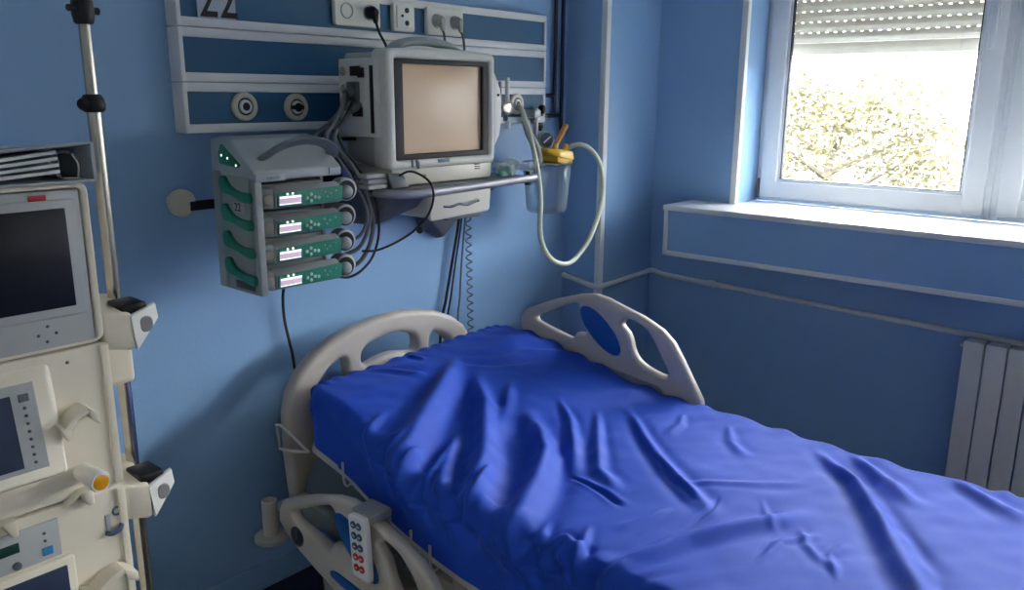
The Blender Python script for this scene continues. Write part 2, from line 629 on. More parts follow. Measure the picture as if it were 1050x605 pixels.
# ------------------------------------------------------------------ black gas pipes
b = new(); tube(b, [(-.525, -.016, 2.945), (-.525, -.016, 1.63), (-.527, -.016, 1.612), (-.535, -.016, 1.602), (-.55, -.016, 1.6), (-.645, -.016, 1.6)], .0085, 10, 3)
tag(obj('gas_pipe', b, 'pipe'), 'dark gas pipe nearer the bed head panel, bending into it higher up', 'pipe', 'gas pipes')
b = new(); tube(b, [(-.475, -.016, 2.945), (-.475, -.016, 1.55), (-.477, -.016, 1.53), (-.486, -.016, 1.52), (-.5, -.016, 1.518), (-.645, -.016, 1.518)], .0085, 10, 3)
tag(obj('gas_pipe', b, 'pipe'), 'dark gas pipe nearer the corner pier, bending into the panel lower down', 'pipe', 'gas pipes')

# ------------------------------------------------------------------ bed head panel
hx0, hx1 = -2.198, -.640
hz = (1.492, 1.629, 1.772, 1.909)
bh = thing('bed_head_panel', 'long white wall panel with three blue bands above the bed', 'wall panel', (-1.42, 0, 1.492))
b = new()
for i in range(3):
    rbox(b, (hx0 + .004, -.051, hz[i] + .001), (hx1, -.001, hz[i + 1] - .001), .002)
    rbox(b, (hx0 + .004, -.060, hz[i] + .001), (hx1, -.045, hz[i] + .025), .0025)
    rbox(b, (hx0 + .004, -.060, hz[i + 1] - .026), (hx1, -.045, hz[i + 1] - .001), .0025)
    rbox(b, (hx1 - .012, -.060, hz[i] + .02), (hx1, -.045, hz[i + 1] - .02), .002)
obj('body', b, 'frame', bh)
b = new()
for i in range(3):
    rbox(b, (hx0 - .001, -.062, hz[i] + .0012), (hx0 + .012, -.001, hz[i + 1] - .0012), .003)
obj('end_cap', b, 'frame', bh)
for i in range(3):
    b = new()
    rbox(b, (hx0 + .011, -.0535, hz[i] + .022), (hx1 - .010, -.0495, hz[i + 1] - .023), 0)
    obj('blue_band', b, 'pblue', bh)


def gas_outlet(x, z, kind):
    b = new()
    lathe(b, (x, -.053, z), (0, -1, 0), [(0, .040), (.010, .040), (.014, .036), (.014, .026), (.008, .024)], 36)
    o = obj('gas_outlet', b, 'gas', bh)
    b = new()
    lathe(b, (x, -.058, z), (0, -1, 0), [(0, .0255), (.005, .0255), (.005, .020), (.001, .020)], 28)
    obj('outlet_ring', b, 'dark', o)
    b = new()
    lathe(b, (x, -.058, z), (0, -1, 0), [(0, .019), (.010, .019), (.012, .017), (.012, .012), (.008, .011)], 28)
    obj('outlet_sleeve', b, 'frame', o)
    b = new()
    if kind == 'cross':
        rbox(b, (x - .020, -.073, z - .006), (x + .020, -.060, z + .006), .002)
        lathe(b, (x, -.06, z), (0, -1, 0), [(0, .013), (.013, .013), (.014, .011)], 20)
    else:
        lathe(b, (x, -.06, z), (0, -1, 0), [(0, .0115), (.009, .0115), (.0095, .006)], 20)
    obj('outlet_bore', b, 'black', o)


gas_outlet(-2.016, 1.563, 'round')
gas_outlet(-1.842, 1.560, 'cross')
gas_outlet(-.822, 1.566, 'round')


def socket(x0, x1, z0, z1, kind):
    b = new()
    plate(b, rrect(x0, z0, x1, z1, .008), [], .018, .004, XZ(-.062))
    s = obj('socket_plate', b, 'white', bh)
    xc, zc = (x0 + x1) / 2, (z0 + z1) / 2
    if kind == 'double':
        for q in (-.5, .5):
            x = xc + q * (x1 - x0) * .5
            b = new()
            lathe(b, (x, -.070, zc), (0, -1, 0), [(0, .024), (.003, .024), (.0035, .021), (-.004, .0195)], 28)
            w = obj('socket_well', b, 'pumplid', s)
            b = new()
            for d in (-.009, .009):
                cyl(b, (x + d, -.062, zc), (x + d, -.0675, zc), .003, bev=.0003, seg=10)
            obj('pin_hole', b, 'black', w)
    else:
        b = new()
        plate(b, rrect(x0 + .012, z0 + .010, x1 - .012, z1 - .010, .006), [], .006, .002, XZ(-.072))
        w = obj('socket_insert', b, 'white', s)
        b = new()
        for dx, dz, r in ((.008, .022, .0085), (.008, -.018, .0085), (-.012, .004, .0045)):
            lathe(b, (xc + dx, -.0745, zc + dz), (0, -1, 0), [(0, r), (.003, r), (.0035, r - .001)], 18)
        obj('jack_hole', b, 'dark', w)


socket(-1.692, -1.512, 1.805, 1.897, 'double')
socket(-1.457, -1.363, 1.803, 1.892, 'jack')
socket(-1.306, -1.130, 1.800, 1.892, 'double')

# bed number card
sg = thing('number_sign', 'pale card with a black number stuck on the panel', 'sign', (-2.082, -.055, 1.797))
b = new(); rbox(b, (-2.140, -.0635, 1.797), (-2.026, -.0612, 1.930), .0005); obj('card', b, 'sign', sg)
b = new(); text(b, '22', .118, XZ(-.0640) @ Matrix.Translation((-2.137, 1.800, 0)), .0004, xs=.74); obj('number', b, 'ink', sg)


# power plugs with their leads
def plug(name, x, z, m, label, lead):
    b = new()
    lathe(b, (x, -.070, z), (0, -1, 0), [(0, .0195), (.018, .0195), (.024, .016), (.034, .011), (.036, .009)], 22)
    hull(b, [(x - .012, -.085, z), (x + .012, -.085, z), (x - .010, -.106, z - .002), (x + .010, -.106, z - .002), (x - .006, -.096, z - .035), (x + .006, -.096, z - .035), (x - .006, -.106, z - .034), (x + .006, -.106, z - .034)], .003)
    o = thing(name, label, 'plug', (x, -.07, z - .03), 'mains plugs in the bed head panel')
    obj('plug_body', b, m, o)
    b = new()
    tube(b, [(x, -.101, z - .030)] + lead, .0042, 8)
    obj('lead', b, 'cabledk' if m == 'black' else 'cable', o)


plug('power_plug', -1.557, 1.851, 'black', 'black mains plug with a black lead above the monitor',
     [(-1.548, -.105, 1.79), (-1.53, -.115, 1.75), (-1.515, -.12, 1.70), (-1.51, -.11, 1.62)])
plug('power_plug', -1.262, 1.846, 'drum', 'left grey mains plug of the pair on the right socket plate', [(-1.258, -.105, 1.79), (-1.26, -.11, 1.74), (-1.28, -.11, 1.66)])
plug('power_plug', -1.174, 1.846, 'drum', 'right grey mains plug of the pair on the right socket plate', [(-1.165, -.105, 1.79), (-1.168, -.11, 1.73), (-1.2, -.11, 1.66)])

# ------------------------------------------------------------------ shelf with drawer
sf = thing('equipment_shelf', 'grey wall shelf with a cream drawer carrying the patient monitor', 'shelf', (-1.45, -.22, 1.10))
b = new()
out = roundpoly([(-1.81, -.02), (-1.815, -.30), (-1.765, -.415), (-1.68, -.432), (-1.165, -.432), (-1.165, -.02)], [.005, .04, .05, .02, .01, .005])
plate(b, out, [], .020, .003, Matrix.Translation((0, 0, 1.324)))
obj('shelf_top', b, 'shelf', sf)
b = new()
tube(b, [(-1.80, -.33, 1.323), (-1.766, -.412, 1.320), (-1.70, -.44, 1.318), (-1.55, -.443, 1.320), (-1.30, -.443, 1.326), (-1.165, -.443, 1.330)], .0125, 12, 6, rx=.007)
obj('front_rail', b, 'alu', sf, label='silver front rail')
b = new()
hull(b, [(-1.812, -.05, 1.315), (-1.812, -.30, 1.315), (-1.765, -.41, 1.312), (-1.69, -.428, 1.312), (-1.66, -.428, 1.312), (-1.66, -.05, 1.315),
         (-1.80, -.06, 1.215), (-1.80, -.30, 1.225), (-1.775, -.345, 1.228), (-1.67, -.40, 1.275), (-1.67, -.06, 1.22)], .004)
obj('side_bracket', b, 'shelfdark', sf, label='dark tapering bracket')
b = new()
hull(b, [(-1.385, -.05, 1.315), (-1.385, -.43, 1.315), (-1.33, -.43, 1.315), (-1.33, -.05, 1.315), (-1.385, -.05, 1.19), (-1.36, -.05, 1.19), (-1.385, -.34, 1.26), (-1.355, -.34, 1.26)], .004)
obj('side_bracket', b, 'shelfdark', sf, label='dark tapering bracket')
b = new(); rbox(b, (-1.65, -.42, 1.238), (-1.39, -.06, 1.314), .006); dr = obj('drawer', b, 'cream', sf, label='cream drawer')
b = new(); plate(b, roundpoly([(-1.655, 1.312), (-1.655, 1.232), (-1.395, 1.240), (-1.388, 1.318)], .012), [], .014, .004, XZ(-.432)); obj('drawer_front', b, 'cream', dr)
b = new(); tube(b, [(-1.60, -.438, 1.272), (-1.585, -.456, 1.272), (-1.555, -.462, 1.278), (-1.525, -.462, 1.272), (-1.49, -.460, 1.278), (-1.462, -.453, 1.279), (-1.452, -.438, 1.279)], .004, 8); obj('drawer_handle', b, 'steel', dr, label='bent metal drawer handle')
b = new()
hull(b, [(-1.33, -.0, 1.19), (-1.33, -.07, 1.19), (-1.10, -.07, 1.20), (-1.10, 0, 1.20), (-1.21, -.0, 1.075), (-1.21, -.04, 1.085), (-1.17, 0, 1.085), (-1.30, 0, 1.12)], .004)
obj('wall_bracket', b, 'shelfdark', sf, label='dark wall bracket')
b = new(); rbox(b, (-1.37, -.22, 1.18), (-1.20, -.01, 1.20), .004); obj('support_arm', b, 'shelfdark', sf)
b = new(); cyl(b, (-1.30, -.03, 1.125), (-1.335, -.05, 1.128), .006); lathe(b, (-1.335, -.05, 1.128), (-1, -.5, 0), [(0, .006), (.004, .013), (.014, .013), (.018, .008)], 16); obj('clamp_knob', b, 'black', sf, label='black clamp knob')

# ------------------------------------------------------------------ patient monitor
mo = thing('patient_monitor', 'bulky pale grey patient monitor with blank beige screen on the shelf', 'monitor', (-1.53, -.25, 1.334))
b = new()
mx0, mx1, mz0, mz1 = -1.757, -1.303, 1.384, 1.738
o_ = roundpoly([(mx0, mz0), (mx1, mz0), (mx1, mz1 - .012), (-1.53, mz1), (mx0, mz1 - .012)], [.02, .02, .02, .2, .02])
plate(b, o_, [rrect(-1.727, 1.412, -1.329, 1.700, .006)], .075, .012, XZ(-.343), 4)
obj('front_housing', b, 'mon', mo)
b = new()
hull(b, [(mx0 + .012, -.31, mz0 + .004), (mx1 - .012, -.31, mz0 + .004), (mx1 - .012, -.31, mz1 - .02), (mx0 + .012, -.31, mz1 - .02),
         (mx0 + .012, -.17, mz0 + .02), (mx1 - .03, -.13, mz0 + .02), (mx1 - .05, -.13, mz1 - .06), (mx0 + .012, -.17, mz1 - .02)], .008)
obj('rear_housing', b, 'monside', mo)
b = new()
plate(b, rrect(-1.728, 1.411, -1.328, 1.701, .005), [rrect(-1.693, 1.428, -1.356, 1.686, .003)], .012, .003, XZ(-.368))
bz = obj('screen_bezel', b, 'bezel', mo, label='dark screen surround')
b = new()
n = 16
xs0, xs1, zs0, zs1 = -1.695, -1.354, 1.426, 1.688
vs = [[b.verts.new((xs0 + (xs1 - xs0) * i / n, -.362 - .005 * (1 - (2 * i / n - 1) ** 2) * (1 - (2 * j / n - 1) ** 2), zs0 + (zs1 - zs0) * j / n)) for j in range(n + 1)] for i in range(n + 1)]
for i in range(n):
    for j in range(n):
        b.faces.new((vs[i][j], vs[i + 1][j], vs[i + 1][j + 1], vs[i][j + 1]))
ex = bmesh.ops.extrude_face_region(b, geom=b.faces[:])
bmesh.ops.translate(b, vec=(0, .012, 0), verts=[g for g in ex['geom'] if isinstance(g, bmesh.types.BMVert)])
obj('screen', b, 'screen', mo, label='blank beige screen')
b = new()
rbox(b, (-1.745, -.374, 1.336), (-1.312, -.15, 1.388), .008)
obj('base', b, 'cream', mo)
b = new(); rbox(b, (-1.395, -.3765, 1.375), (-1.372, -.372, 1.378), .0005); rbox(b, (-1.395, -.3765, 1.382), (-1.372, -.372, 1.385), .0005); rbox(b, (-1.395, -.3765, 1.368), (-1.372, -.372, 1.371), .0005)
obj('base_vent', b, 'dark', mo)
b = new(); rbox(b, (-1.565, -.3815, 1.398), (-1.515, -.379, 1.408), .001); obj('name_plate', b, 'keyblue', mo, label='small slate name plate')
b = new()
for x, z in ((-1.668, 1.402), (-1.650, 1.402), (-1.646, 1.396)):
    rbox(b, (x - .006, -.3825, z - .012), (x + .004, -.379, z + .010), .002)
obj('sticker', b, 'pumpdk', mo)
b = new(); lathe(b, (-1.615, -.374, 1.362), (0, -1, 0), [(0, .004), (.003, .004), (.0035, .003)], 12); obj('indicator', b, 'orange', mo)
b = new()
tube(b, [(-1.70, -.335, 1.722), (-1.675, -.335, 1.740), (-1.62, -.335, 1.752), (-1.56, -.335, 1.754), (-1.50, -.335, 1.748), (-1.455, -.335, 1.734), (-1.44, -.335, 1.720)], .013, 12, 6, rx=.03)
obj('carry_handle', b, 'pumplid', mo, label='grey carrying handle')
b = new()
hull(b, [(-1.305, -.375, 1.68), (-1.305, -.375, 1.43), (-1.268, -.372, 1.62), (-1.262, -.372, 1.58), (-1.262, -.372, 1.52), (-1.272, -.372, 1.47), (-1.305, -.30, 1.69), (-1.305, -.30, 1.42), (-1.27, -.31, 1.62), (-1.262, -.31, 1.54), (-1.275, -.31, 1.46)], .006, 3)
w_ = obj('side_speaker', b, 'rad', mo, label='lavender grey bulge on the right side')
b = new(); cyl(b, (-1.284, -.37, 1.60), (-1.284, -.38, 1.60), .004); obj('side_button', b, 'dark', w_)
# module panel with connectors on the left side
b = new(); rbox(b, (-1.772, -.345, 1.478), (-1.742, -.178, 1.700), .004); mp = obj('module_panel', b, 'mon', mo)
for z in (1.665, 1.615, 1.565):
    b = new(); lathe(b, (-1.772, -.205, z), (-1, 0, 0), [(0, .013), (.006, .013), (.007, .011)], 16); obj('module_button', b, 'steelpaint', mp)
b = new()
for y, z, s in ((-.26, 1.665, .02), (-.285, 1.66, .012), (-.265, 1.55, .02)):
    rbox(b, (-1.780, y - s, z - .014), (-1.770, y + s, z + .014), .002)
rbox(b, (-1.776, -.335, 1.49), (-1.768, -.322, 1.68), .002)
obj('module_port', b, 'bezel', mp)
b = new()
cyl(b, (-1.772, -.255, 1.612), (-1.815, -.262, 1.600), .015, .012)
cyl(b, (-1.772, -.27, 1.570), (-1.81, -.275, 1.552), .013, .010)
rbox(b, (-1.79, -.275, 1.58), (-1.771, -.235, 1.635), .004)
obj('connector_plug', b, 'pumpdk', mp)


# ------------------------------------------------------------------ cables beside the monitor
def cable(name, pts, r, m, label, group=None, cat='cable'):
    b = new()
    tube(b, pts, r, 8, 8)
    return tag(obj(name, b, m), label, cat, group)


gc = 'grey monitor cables looping beside the pumps'
cable('monitor_cable', [(-1.815, -.262, 1.60), (-1.84, -.27, 1.555), (-1.885, -.29, 1.513), (-1.915, -.30, 1.49), (-1.905, -.30, 1.455), (-1.86, -.31, 1.41), (-1.822, -.33, 1.345), (-1.800, -.345, 1.26), (-1.805, -.345, 1.19), (-1.83, -.33, 1.13), (-1.87, -.31, 1.10)], .0065, 'cable',
      'thick grey cable from the upper monitor connector down past the pump knobs', gc)
cable('monitor_cable', [(-1.81, -.275, 1.552), (-1.845, -.285, 1.525), (-1.89, -.305, 1.487), (-1.885, -.31, 1.45), (-1.845, -.33, 1.39), (-1.815, -.35, 1.30), (-1.822, -.355, 1.23), (-1.85, -.345, 1.17), (-1.90, -.33, 1.15)], .006, 'cable',
      'grey cable from the lower monitor connector curling in behind the pump knobs', gc)
cable('monitor_cable', [(-1.795, -.25, 1.585), (-1.86, -.26, 1.53), (-1.925, -.275, 1.495), (-1.95, -.28, 1.47), (-1.90, -.31, 1.435), (-1.845, -.345, 1.33), (-1.83, -.36, 1.26), (-1.85, -.35, 1.205), (-1.90, -.34, 1.195)], .0055, 'cable',
      'innermost grey cable of the loop, ending at the second pump knob', gc)
cable('monitor_cable', [(-1.79, -.27, 1.59), (-1.83, -.28, 1.54), (-1.872, -.30, 1.505), (-1.87, -.31, 1.46), (-1.825, -.335, 1.38), (-1.79, -.35, 1.30), (-1.78, -.35, 1.21), (-1.80, -.345, 1.14), (-1.84, -.34, 1.10), (-1.885, -.335, 1.085), (-1.93, -.33, 1.095)], .004, 'cabledk',
      'thin dark cable on the outside of the loop, hanging lowest', gc)
cable('probe_cable', [(-1.745, -.405, 1.372), (-1.715, -.415, 1.383), (-1.688, -.43, 1.374), (-1.668, -.452, 1.350), (-1.662, -.46, 1.31), (-1.678, -.455, 1.26), (-1.72, -.44, 1.215), (-1.77, -.42, 1.185), (-1.83, -.40, 1.165), (-1.87, -.38, 1.165)], .0035, 'cabledk',
      'thin black cable looping over the shelf edge down to the pumps')
cable('power_lead', [(-1.76, -.23, 1.47), (-1.83, -.25, 1.475), (-1.87, -.26, 1.50), (-1.90, -.24, 1.47), (-1.87, -.22, 1.44), (-1.82, -.2, 1.43)], .005, 'cabledk', 'black cable coiled behind the pump lid beside the monitor')

# items on the left of the shelf
b = new()
hull(b, [(-1.905, -.36, 1.335), (-1.80, -.31, 1.336), (-1.795, -.12, 1.336), (-1.93, -.13, 1.336), (-1.90, -.34, 1.40), (-1.82, -.29, 1.395), (-1.80, -.16, 1.42), (-1.92, -.16, 1.475), (-1.90, -.24, 1.46)], .012, 3)
tag(obj('pressure_cuff', b, 'navy'), 'navy blue pressure cuff heaped on the shelf left of the monitor', 'cuff')
b = new()
for k, (dx, dz) in enumerate(((0, 0), (.004, .015), (.0, .030))):
    rbox(b, (-1.842 + dx, -.385 + .004 * k, 1.336 + dz), (-1.772 + dx, -.318, 1.349 + dz), .005)
tag(obj('sensor_clip', b, 'drum'), 'ribbed grey sensor clip lying on the shelf beside the cuff', 'sensor')
b = new()
hull(b, [(-1.768, -.40, 1.335), (-1.70, -.402, 1.335), (-1.768, -.385, 1.335), (-1.70, -.385, 1.335), (-1.775, -.395, 1.372), (-1.72, -.40, 1.368), (-1.775, -.380, 1.382), (-1.72, -.385, 1.378)], .004)
tag(obj('sensor_block', b, 'pumpdk'), 'dark grey sensor block leaning on the base of the monitor', 'sensor')
# clear bag on the right
bgt = thing('plastic_bag', 'crumpled clear plastic bag with green contents on the shelf right of the monitor', 'bag', (-1.25, -.39, 1.336))
b = new()
bmesh.ops.create_icosphere(b, subdivisions=4, radius=1)
rg = random.Random(5)
dirs = [(V((rg.gauss(0, 1), rg.gauss(0, 1), rg.gauss(0, 1))).normalized(), rg.uniform(.65, 1.0)) for _ in range(34)]
for v in b.verts:
    n_ = v.co.normalized()
    k = min((q / max(.05, n_.dot(d)) for d, q in dirs if n_.dot(d) > .05), default=1)
    k = min(k, 1.1)
    v.co = V((n_.x * k * .064, n_.y * k * .035, n_.z * k * .034))
    v.co += V((-1.243, -.385, 1.366))
    v.co.z = max(v.co.z, 1.3365)
obj('bag_film', b, 'bag', bgt, 20)
b = new()
hull(b, [(-1.29, -.40, 1.3375), (-1.225, -.40, 1.3375), (-1.29, -.37, 1.3375), (-1.225, -.37, 1.3375), (-1.285, -.39, 1.362), (-1.25, -.39, 1.372), (-1.25, -.375, 1.37)], .004)
obj('bag_contents', b, 'bagcont', bgt, label='green contents of the bag')

# ------------------------------------------------------------------ cables and cord down the wall
gw = 'leads hanging on the wall under the shelf'
cable('hanging_lead', [(-1.135, -.05, 1.18), (-1.125, -.03, 1.11), (-1.155, -.02, .95), (-1.185, -.02, .83), (-1.21, -.02, .74), (-1.24, -.03, .5), (-1.25, -.03, .15)], .0055, 'cabledk', 'thick black lead furthest left of those under the drawer', gw)
cable('hanging_lead', [(-1.12, -.05, 1.18), (-1.112, -.03, 1.10), (-1.135, -.02, .95), (-1.16, -.02, .83), (-1.18, -.02, .74), (-1.2, -.03, .5), (-1.22, -.03, .15)], .0035, 'cabledk', 'thin dark lead close beside the thick black one under the drawer', gw)
cable('hanging_lead', [(-1.10, -.05, 1.18), (-1.09, -.03, 1.10), (-1.098, -.02, .95), (-1.108, -.02, .83), (-1.12, -.02, .74), (-1.13, -.03, .5), (-1.14, -.03, .15)], .0035, 'cable', 'thin grey lead hanging next to the coiled cord', gw)
b = new()
pts = []
NT = 15
for k in range(NT * 12 + 1):
    t = k / (NT * 12)
    z = 1.13 - t * .50
    x = -1.068 + .012 * t
    a = k * 2 * PI / 12
    pts.append((x + .012 * math.cos(a), -.03 + .010 * math.sin(a), z))
tube(b, [(-1.07, -.05, 1.18)] + pts + [(-1.05, -.03, .60), (-1.05, -.03, .15)], .0028, 6, smooth=False)
tag(obj('coiled_cord', b, 'cable'), 'grey coiled cord hanging down the wall under the drawer', 'cord')
cable('pump_lead', [(-1.925, -.15, 1.12), (-1.915, -.07, 1.05), (-1.908, -.03, .99), (-1.903, -.02, .91), (-1.89, -.02, .83), (-1.878, -.02, .76), (-1.87, -.02, .6), (-1.87, -.03, .15)], .005, 'cabledk', 'black lead running down the wall under the pump stack')

# ------------------------------------------------------------------ wall rail with its end disc
wr = thing('wall_rail', 'dark horizontal wall rail with round cream end stop behind the pumps', 'rail', (-2.1, -.05, 1.28))
b = new(); rbox(b, (-2.225, -.098, 1.288), (-1.95, -.082, 1.314), .002); obj('bar', b, 'dark', wr)
b = new(); lathe(b, (-2.232, -.004, 1.310), (-.1, -1, 0), [(0, .014), (.062, .014), (.064, .034), (.068, .037), (.084, .037), (.090, .033), (.092, .02)], 30); obj('end_stop', b, 'gas', wr, label='cream round end stop')
b = new(); rbox(b, (-1.99, -.085, 1.286), (-1.96, -.001, 1.316), .003); obj('standoff', b, 'dark', wr)

# ------------------------------------------------------------------ infusion pump rack
pr_ = thing('pump_rack', 'grey pump rack with green side latches hung on the wall rail', 'pump rack', (-2.08, -.28, 1.095))
px0, px1 = -2.213, -1.955
b = new()
rbox(b, (px0, -.385, 1.095), (px0 + .014, -.235, 1.40), .003)          # left cheek
rbox(b, (px0, -.402, 1.095), (px0 + .020, -.370, 1.395), .004)         # front upright
rbox(b, (px1 - .012, -.33, 1.095), (px1, -.235, 1.40), .003)
rbox(b, (px0, -.25, 1.095), (px1, -.20, 1.41), .004)
rbox(b, (px0 + .01, -.33, 1.095), (px1 - .01, -.22, 1.102), .002)
obj('rack_frame', b, 'pump', pr_)
b = new()
prof = [(-.402, 1.388), (-.402, 1.412), (-.345, 1.438), (-.30, 1.486), (-.25, 1.494), (-.205, 1.487), (-.20, 1.392)]
hull(b, [(x, y, z) for x in (px0, px1 + .008) for y, z in prof], .006, 3)
ld = obj('rack_lid', b, 'pumplid', pr_)
b = new(); tube(b, [(-2.165, -.352, 1.434), (-2.15, -.375, 1.452), (-2.11, -.385, 1.472), (-2.05, -.39, 1.483), (-1.99, -.385, 1.474), (-1.955, -.375, 1.455), (-1.945, -.352, 1.436)], .009, 10, 6, rx=.018); obj('lid_handle', b, 'pumpdk', ld, label='dark grey handle')
b = new(); rbox(b, (px0 + .001, -.408, 1.386), (px0 + .085, -.395, 1.406), .002); obj('lid_clasp', b, 'pumplid', ld)
b = new(); text(b, 'B|BRAUN', .007, XZ(-.4083) @ Matrix.Translation((px0 + .030, 1.392, 0)), .0002); obj('maker_mark', b, 'green', ld)
b = new(); rbox(b, (px1 - .035, -.406, 1.392), (px1 + .002, -.395, 1.410), .002); obj('lid_clasp', b, 'pumplid', ld)
b = new(); plate(b, roundpoly([(-.245, 1.452), (-.262, 1.476), (-.345, 1.425), (-.335, 1.418), (-.25, 1.424)], .006), [], .004, .001, YZ(px0 - .0015)); gp = obj('status_panel', b, 'green', ld, label='green triangular status panel')
b = new()
for y, z in ((-.328, 1.424), (-.262, 1.446), (-.29, 1.440)):
    lathe(b, (px0 - .0025, y, z), (-1, 0, 0), [(0, .0035), (.002, .0032), (.0025, .002)], 10)
obj('status_light', b, 'led', gp)
for k in range(4):
    z = 1.373 - k * .0705
    b = new()
    o_ = ('s', [(-.248, .010), (-.256, .020), (-.272, .020), (-.285, .006), (-.305, -.006), (-.34, -.014), (-.383, -.016), (-.384, -.038), (-.35, -.038), (-.31, -.028), (-.285, -.024), (-.262, -.022), (-.249, -.008)])
    plate(b, ('s', [(y, z + dz) for y, dz in o_[1]]), [], .012, .003, YZ(px0 - .004))
    la = obj('latch', b, 'green', pr_, label='green latch')
b = new(); rbox(b, (px0 - .0012, -.352, 1.305), (px0 - .0002, -.298, 1.334), .0003); st = obj('number_sticker', b, 'pumplid', pr_)
b = new(); text(b, '22', .022, Matrix(((0, 0, -1, px0 - .0016), (-1, 0, 0, -.303), (0, 1, 0, 1.308), (0, 0, 0, 1))), .0003); obj('number', b, 'ink', st)
b = new(); rbox(b, (px0 - .0015, -.372, 1.105), (px0 - .0003, -.285, 1.125), .0003); obj('type_plate', b, 'dark', pr_)
b = new(); rbox(b, (-2.12, -.215, 1.27), (-2.06, -.085, 1.33), .006); cyl(b, (-2.09, -.15, 1.27), (-2.09, -.15, 1.23), .012); obj('rail_clamp', b, 'dark', pr_)


def make_pump(label):
    """origin at the lower left front corner of the pump; +x right, -y towards the viewer"""
    r = thing('infusion_pump', label, 'infusion pump', (0, 0, 0), 'infusion pumps in the rack')
    b = new()
    rbox(b, (.018, .004, 0), (.238, .125, .036), .004)
    hull(b, [(.03, .0, .002), (.238, .0, .002), (.03, -.004, .040), (.238, -.004, .040), (.03, .022, .056), (.238, .022, .056), (.03, .03, .002), (.238, .03, .002)], .003)
    rbox(b, (.03, .07, .03), (.235, .125, .056), .006)
    obj('pump_body', b, 'pump', r)
    b = new()
    hull(b, [(.004, .010, .002), (.030, -.001, .002), (.004, .014, .052), (.030, .003, .054), (.004, .06, .002), (.03, .06, .002), (.004, .06, .05), (.03, .06, .052)], .006, 3)
    eb = obj('end_block', b, 'pump', r)
    b = new(); lathe(b, (.014, .004, .026), (-.35, -1, 0), [(0, .013), (.004, .012), (.006, .008)], 18); obj('end_button', b, 'steelpaint', eb)
    ang = .10
    fr = Matrix.Translation((0, -.003, .0)) @ Matrix(((1, 0, 0, 0), (0, -math.sin(ang), -math.cos(ang), 0), (0, math.cos(ang), -math.sin(ang), 0), (0, 0, 0, 1)))
    b = new(); plate(b, roundpoly([(.034, .005), (.236, .005), (.236, .046), (.14, .043), (.034, .040)], .004), [], .004, .001, fr); kp = obj('control_panel', b, 'green', r, label='green control panel')
    f2 = fr @ Matrix.Translation((0, 0, .0022))
    b = new(); plate(b, rrect(.039, .0105, .104, .032, .001), [], .001, .0003, f2); obj('display', b, 'lcd', kp, label='lit pink display')
    f3 = fr @ Matrix.Translation((0, 0, .0027))
    b = new(); plate(b, rrect(.039, .0265, .104, .0320, .0008), [], .0008, .0002, f3); plate(b, rrect(.039, .0100, .104, .0130, .0008), [], .0008, .0002, f3); obj('display_line', b, 'lcdw', kp)
    b = new()
    for x, y in ((.062, .037), (.078, .0375)):
        t = f2 @ V((x, y, 0)); lathe(b, t, (0, -1, 0), [(0, .0032), (.0014, .003), (.0016, .002)], 10)
    obj('indicator_light', b, 'led', kp)
    for x, y in ((.122, .022), (.134, .030), (.134, .014), (.146, .022), (.158, .020)):
        b = new(); t = f2 @ V((x, y, 0)); lathe(b, t, (0, -1, 0), [(0, .0050), (.0014, .0048), (.002, .0038)], 14); obj('key', b, 'btn', kp)
    b = new()
    for x, y in ((.178, .033), (.196, .028), (.214, .034), (.186, .020)):
        t = f2 @ V((x, y, 0)); lathe(b, t, (0, -1, 0), [(0, .0030), (.0012, .0028), (.0015, .002)], 10)
    obj('symbol_key', b, 'pump', kp)
    # syringe drive head on the right
    b = new()
    lathe(b, (.268, .012, .030), (.12, 1, 0), [(0, .024), (.004, .031), (.03, .032), (.045, .030), (.05, .024)], 28)
    rbox(b, (.236, .03, .012), (.262, .06, .046), .004)
    dh = obj('drive_head', b, 'drum', r, label='round grey drive head')
    b = new(); lathe(b, (.258, .008, .026), (-.3, -1, 0), [(-.006, .012), (.004, .018), (.010, .0175), (.018, .012), (.021, .005)], 20); obj('head_knob', b, 'pumplid', dh)
    b = new(); lathe(b, (.264, .0105, .029), (.12, 1, 0), [(0, .0265), (.002, .0265), (.0022, .021), (0, .021)], 24); obj('head_ring', b, 'dark', dh)
    return r


def dup(root, loc, label):
    def rec(o, parent):
        c = o.copy()
        C.objects.link(c)
        c.parent = parent
        for ch in o.children:
            rec(ch, c)
        return c
    r = rec(root, None)
    r.location = loc
    r['label'] = label
    return r


pump = make_pump('topmost infusion pump, jutting out furthest just below the lid')
pump.location = (-2.196, -.412, 1.3165)
for k, (x, lb) in enumerate(((-2.190, 'second infusion pump down, between the topmost and the third'), (-2.194, 'third infusion pump down, just above the lowest one'), (-2.197, 'lowest infusion pump in the rack'))):
    dup(pump, (x, -.396, 1.2425 - k * .0700), lb)

# ------------------------------------------------------------------ oxygen flowmeter and suction set
fl = thing('flowmeter', 'small chrome oxygen flowmeter with upright clear tube right of the monitor', 'flowmeter', (-.93, -.09, 1.50))
b = new(); cyl(b, (-.935, -.11, 1.575), (-.935, -.11, 1.665), .0085); obj('float_tube', b, 'white', fl, label='white upright float tube')
b = new(); cyl(b, (-.965, -.10, 1.54), (-.965, -.10, 1.65), .006); obj('back_tube', b, 'alu', fl)
b = new(); rbox(b, (-.975, -.125, 1.535), (-.92, -.062, 1.575), .006); cyl(b, (-.945, -.11, 1.54), (-.945, -.11, 1.505), .012, .009); obj('valve_body', b, 'chrome', fl)
b = new(); lathe(b, (-.915, -.095, 1.545), (1, -.5, -.2), [(0, .010), (.004, .017), (.014, .017), (.018, .012)], 18); obj('flow_knob', b, 'drum', fl)
b = new(); cyl(b, (-.93, -.11, 1.505), (-.93, -.11, 1.475), .011, .009); obj('hose_nipple', b, 'frame', fl)

